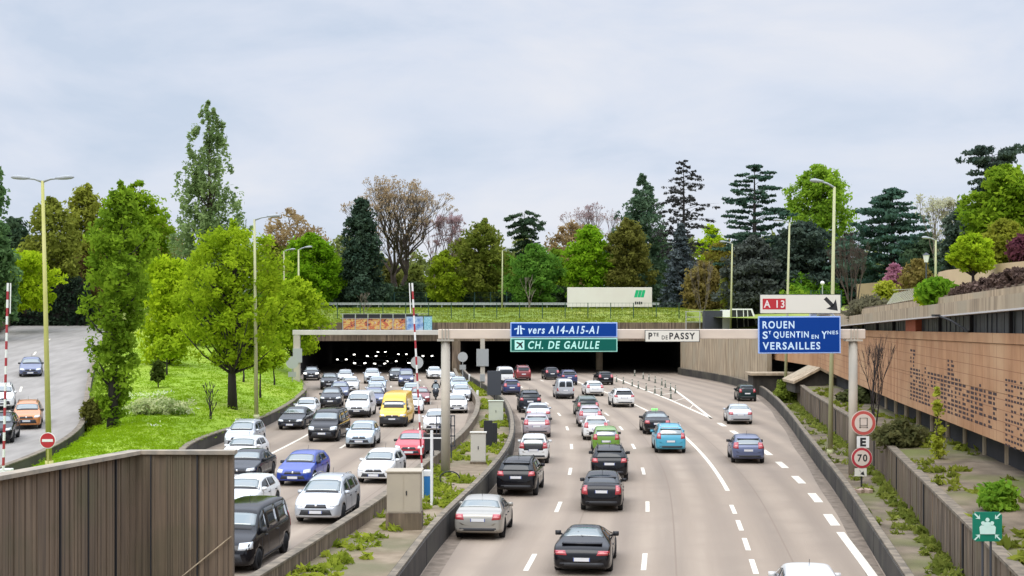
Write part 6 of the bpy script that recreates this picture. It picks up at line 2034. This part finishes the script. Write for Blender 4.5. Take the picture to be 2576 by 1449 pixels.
bare('bare_tree', 'brown bare tree behind the right end of the cream exit sign', 2148, 118, 6.4, 590, 110, 17, bark_m, 6, .5, .16, 2)
bare('bare_tree', 'dark bare sapling clump behind the right gantry post', 2200, 76, 1.9, 838, 90, 19, barkd_m, 4, .45, .06, 3, None, .24, thin=.008)
bare('bare_tree', 'slim pale sapling in the thicket left of the vent housing', 1768, 190, 6.6, 650, 60, 21, barkp_m, 5, .4, .08, 2)
bare('bare_tree', 'pale forked sapling left of the tiered cedar above the vent housing', 1850, 188, 6.6, 655, 70, 22, barkp_m, 5, .45, .08, 2)
bare('bare_tree', 'pale forked young tree left of the white board behind the fence', 1330, 202, 8.2, 690, 40, 23, barkp_m, 4, .45, .09, 1)
bare('bare_tree', 'tiny leaning sapling on the grass above the graffiti hoarding', 915, 192, 7.2, 735, 30, 24, barkp_m, 4, .4, .05, 1)
bare('bare_tree', 'dark thin sapling standing right of the white flower bed', 530, 92, mound_at(XU(530, 92), 92), 960, 40, 25, barkd_m, 4, .4, .05, 1)
# small plants on the mound
tree('small_tree', 'small dark bush on a stem between the columnar tree and lime tree', 398, 108, mound_at(XU(398, 108), 108), 910, 34, DOME, ((.03, .05, .012), (.07, .10, .02)), n=40, cs=.3, m=40, leaf=.16, cb=.3, trunk=.06, limbs=6, seed=61, cat='small tree', group='small trees on the mound')
for k, (u, Y, vt) in enumerate(((420, 118, 850), (612, 122, 850), (655, 112, 870), (690, 128, 880), (598, 136, 840))):
    tree('young_tree', ['young thin trunked tree left of the lime tree trunk', 'young tree right behind the lime tree trunk', 'young tree near the slender lamp post on the mound', 'young tree by the edge wall near the portal post', 'young tree farthest back on the mound behind the lime trunk'][k], u, Y, mound_at(XU(u, Y), Y), vt, 60, DOME, LIME, n=50, cs=.5, m=36, leaf=.22, cb=.55, trunk=.09, limbs=14, seed=62 + k, cat='young tree', group='small trees on the mound', bark=barkd_m)
tree('flowering_shrub', 'wide shrub with creamy white blossom on the mound by the columnar tree', 408, 91, mound_at(XU(408, 91), 91), 1005, 165, DOME, ((.10, .19, .02), (.62, .66, .36)), n=170, cs=.42, m=44, leaf=.13, cb=.0, trunk=.05, limbs=6, seed=70, cat='shrub', group='shrubs and bushes')
bush('dark ivy shrub along the slip road wall under the columnar tree', 235, 90, mound_at(XU(235, 90), 90) - .3, 1000, 60, ((.06, .06, .02), (.14, .15, .03)), 71, n=70, cs=.4, leaf=.16)
# plants on the right
bush('scrub with brown and green leaves behind the retaining wall below the terracotta screen', 2265, 66, 1.9, 1062, 130, ((.06, .07, .03), (.14, .14, .06)), 72, n=150, cs=.34, m=28, leaf=.15)
bush('tall yellow green shoot in front of the terracotta screen', 2358, 60, 1.9, 968, 34, ((.22, .26, .03), (.36, .40, .06)), 73, prof=POPLAR, n=36, cs=.24, m=26, leaf=.12)
bush('bright green leafy plant behind the retaining wall near the assembly sign', 2512, 45, 1.9, 1222, 90, ((.09, .20, .02), (.22, .36, .04)), 74, n=70, cs=.3, m=36, leaf=.16)
bush('dark scrub on the far lower terrace beside the sloping shelter', 2170, 96, 1.9, 985, 120, ((.05, .06, .03), (.11, .13, .05)), 75, n=150, cs=.5, m=40, leaf=.2)
bush('green scrub behind the kiosk at the end of the exit barrier', 1985, 122, .3, 955, 70, ((.09, .13, .02), (.19, .24, .04)), 76, n=80, cs=.45, m=40, leaf=.2)

# ------------------------------------------------------------------ grass blades, weeds, flowers: nobody could count them
def scatter(name, pts, m, leaf, cs, mat, seed, label, cat, up=.0, flat=.8, aspect=2.2):
    rs = np.random.default_rng(seed)
    c = np.array(pts)
    me = leaf_mesh(name, c, np.full(len(c), cs) * rs.uniform(.6, 1.3, len(c)), m, leaf, flat, mat, rs, rs.random(len(c)), up, aspect)
    o = link(name, me)
    tag(o, label, cat, None, 'stuff')
    return o
rng = random.Random(30)
pts = []
for _ in range(7000):
    y = 44 + 100 * rng.random() ** 1.25
    t = rng.random()
    a, b_ = lw(y), lrr(y)
    x = a + (b_ - a) * t
    pts.append((x, y, moundz(y, t) + .05))
scatter('grass', pts, 16, .05, .55, leaf_mat((.145, .235, .008), (.165, .265, .009)), 1, 'vivid green spring grass covering the mound', 'grass', up=1.0, flat=.10, aspect=3.2)
pts = []
for _ in range(900):
    y = rng.uniform(82, 104); t = rng.uniform(.28, .78)
    a, b_ = lw(y), lrr(y)
    x = a + (b_ - a) * t
    if math.sin(x * .9) + math.sin(y * .55 + 1) > .9: pts.append((x, y, moundz(y, t) + .18))
scatter('wild_flowers', pts, 4, .08, .25, leaf_mat((.55, .58, .35), (.75, .75, .60)), 2, 'small white and yellow flowers in patches on the mound', 'flowers', up=.8)
pts = []
for _ in range(1050):
    y = 26 + 130 * rng.random() ** 1.3
    a, b_ = xat(MW, y) + .3, xat(MBP, y) - .3
    x = rng.uniform(a, b_)
    k = math.sin(x * 1.3 + 1) + math.sin(y * .33) + .9 * math.sin(y * .8 + x)
    if y < 53 and x > a + (b_ - a) * .52: continue
    if k > -.6: pts.append((x, y, .28))
scatter('weeds', pts, 26, .15, .30, leaf_mat((.115, .16, .018), (.27, .31, .04)), 3, 'bright green weeds growing over the median strip', 'weeds', up=.5, flat=.6)
pts = []
for _ in range(520):
    y = 22 + 120 * rng.random() ** 1.2
    r_ = RW(y)
    a = xat(RBP, y) + .35
    if rng.random() < .55: x = r_ - abs(rng.gauss(0, .28)) - .1
    else:
        if y < 62 and math.sin(y * .5) < .3: continue
        x = rng.uniform(a, max(a + .1, r_ - .1))
    pts.append((x, y, .3))
scatter('weeds', pts, 26, .14, .26, leaf_mat((.085, .115, .022), (.22, .25, .055)), 4, 'weeds along the foot of the retaining wall and behind the exit barrier', 'weeds', up=.1, flat=.8)
pts = []
for _ in range(600):
    y = 24 + 100 * rng.random() ** 1.3
    x = RW(y) + .4 + 8 * rng.random() ** 1.6
    if math.sin(x * .8 + y * .25) > -.2: pts.append((x, y, 1.98))
scatter('weeds', pts, 24, .16, .3, leaf_mat((.09, .115, .02), (.22, .25, .04)), 5, 'yellowish weeds on the lower terrace behind the retaining wall', 'weeds', up=.1, flat=.6)
pts = []
for _ in range(3600):
    y = 182.5 + 22 * rng.random(); x = rng.uniform(-30, 24)
    pts.append((x, y, bankz(x, y) + .08))
scatter('grass', pts, 12, .10, .9, leaf_mat((.125, .165, .016), (.17, .205, .025)), 6, 'rough yellow green grass on the slope above the tunnel mouths', 'grass', up=.9, flat=.10)

# the wood farther back reads as one mass
rs = np.random.default_rng(77)
n = 4600
xx = rs.uniform(-170, 190, n)
hh = 11.2 + 2.2 * np.sin(xx * .11) * np.sin(xx * .043 + 2) + 1.3 * np.sin(xx * .37 + 1) + 1.2 * np.sin(xx * .9)
cen = np.stack([xx, 285 + rs.uniform(-7, 7, n), 8.2 + rs.random(n) ** .7 * hh], axis=1)
o = link('far_wood', leaf_mesh('far_wood', cen, np.full(n, 1.5) * rs.uniform(.6, 1.2, n), 26, .62, .9, leaf_mat((.085, .11, .035), (.19, .215, .07), tr=.4), rs, rs.random(n)))
tag(o, 'soft green wood filling the gaps between the park trees', 'wood', None, 'stuff')
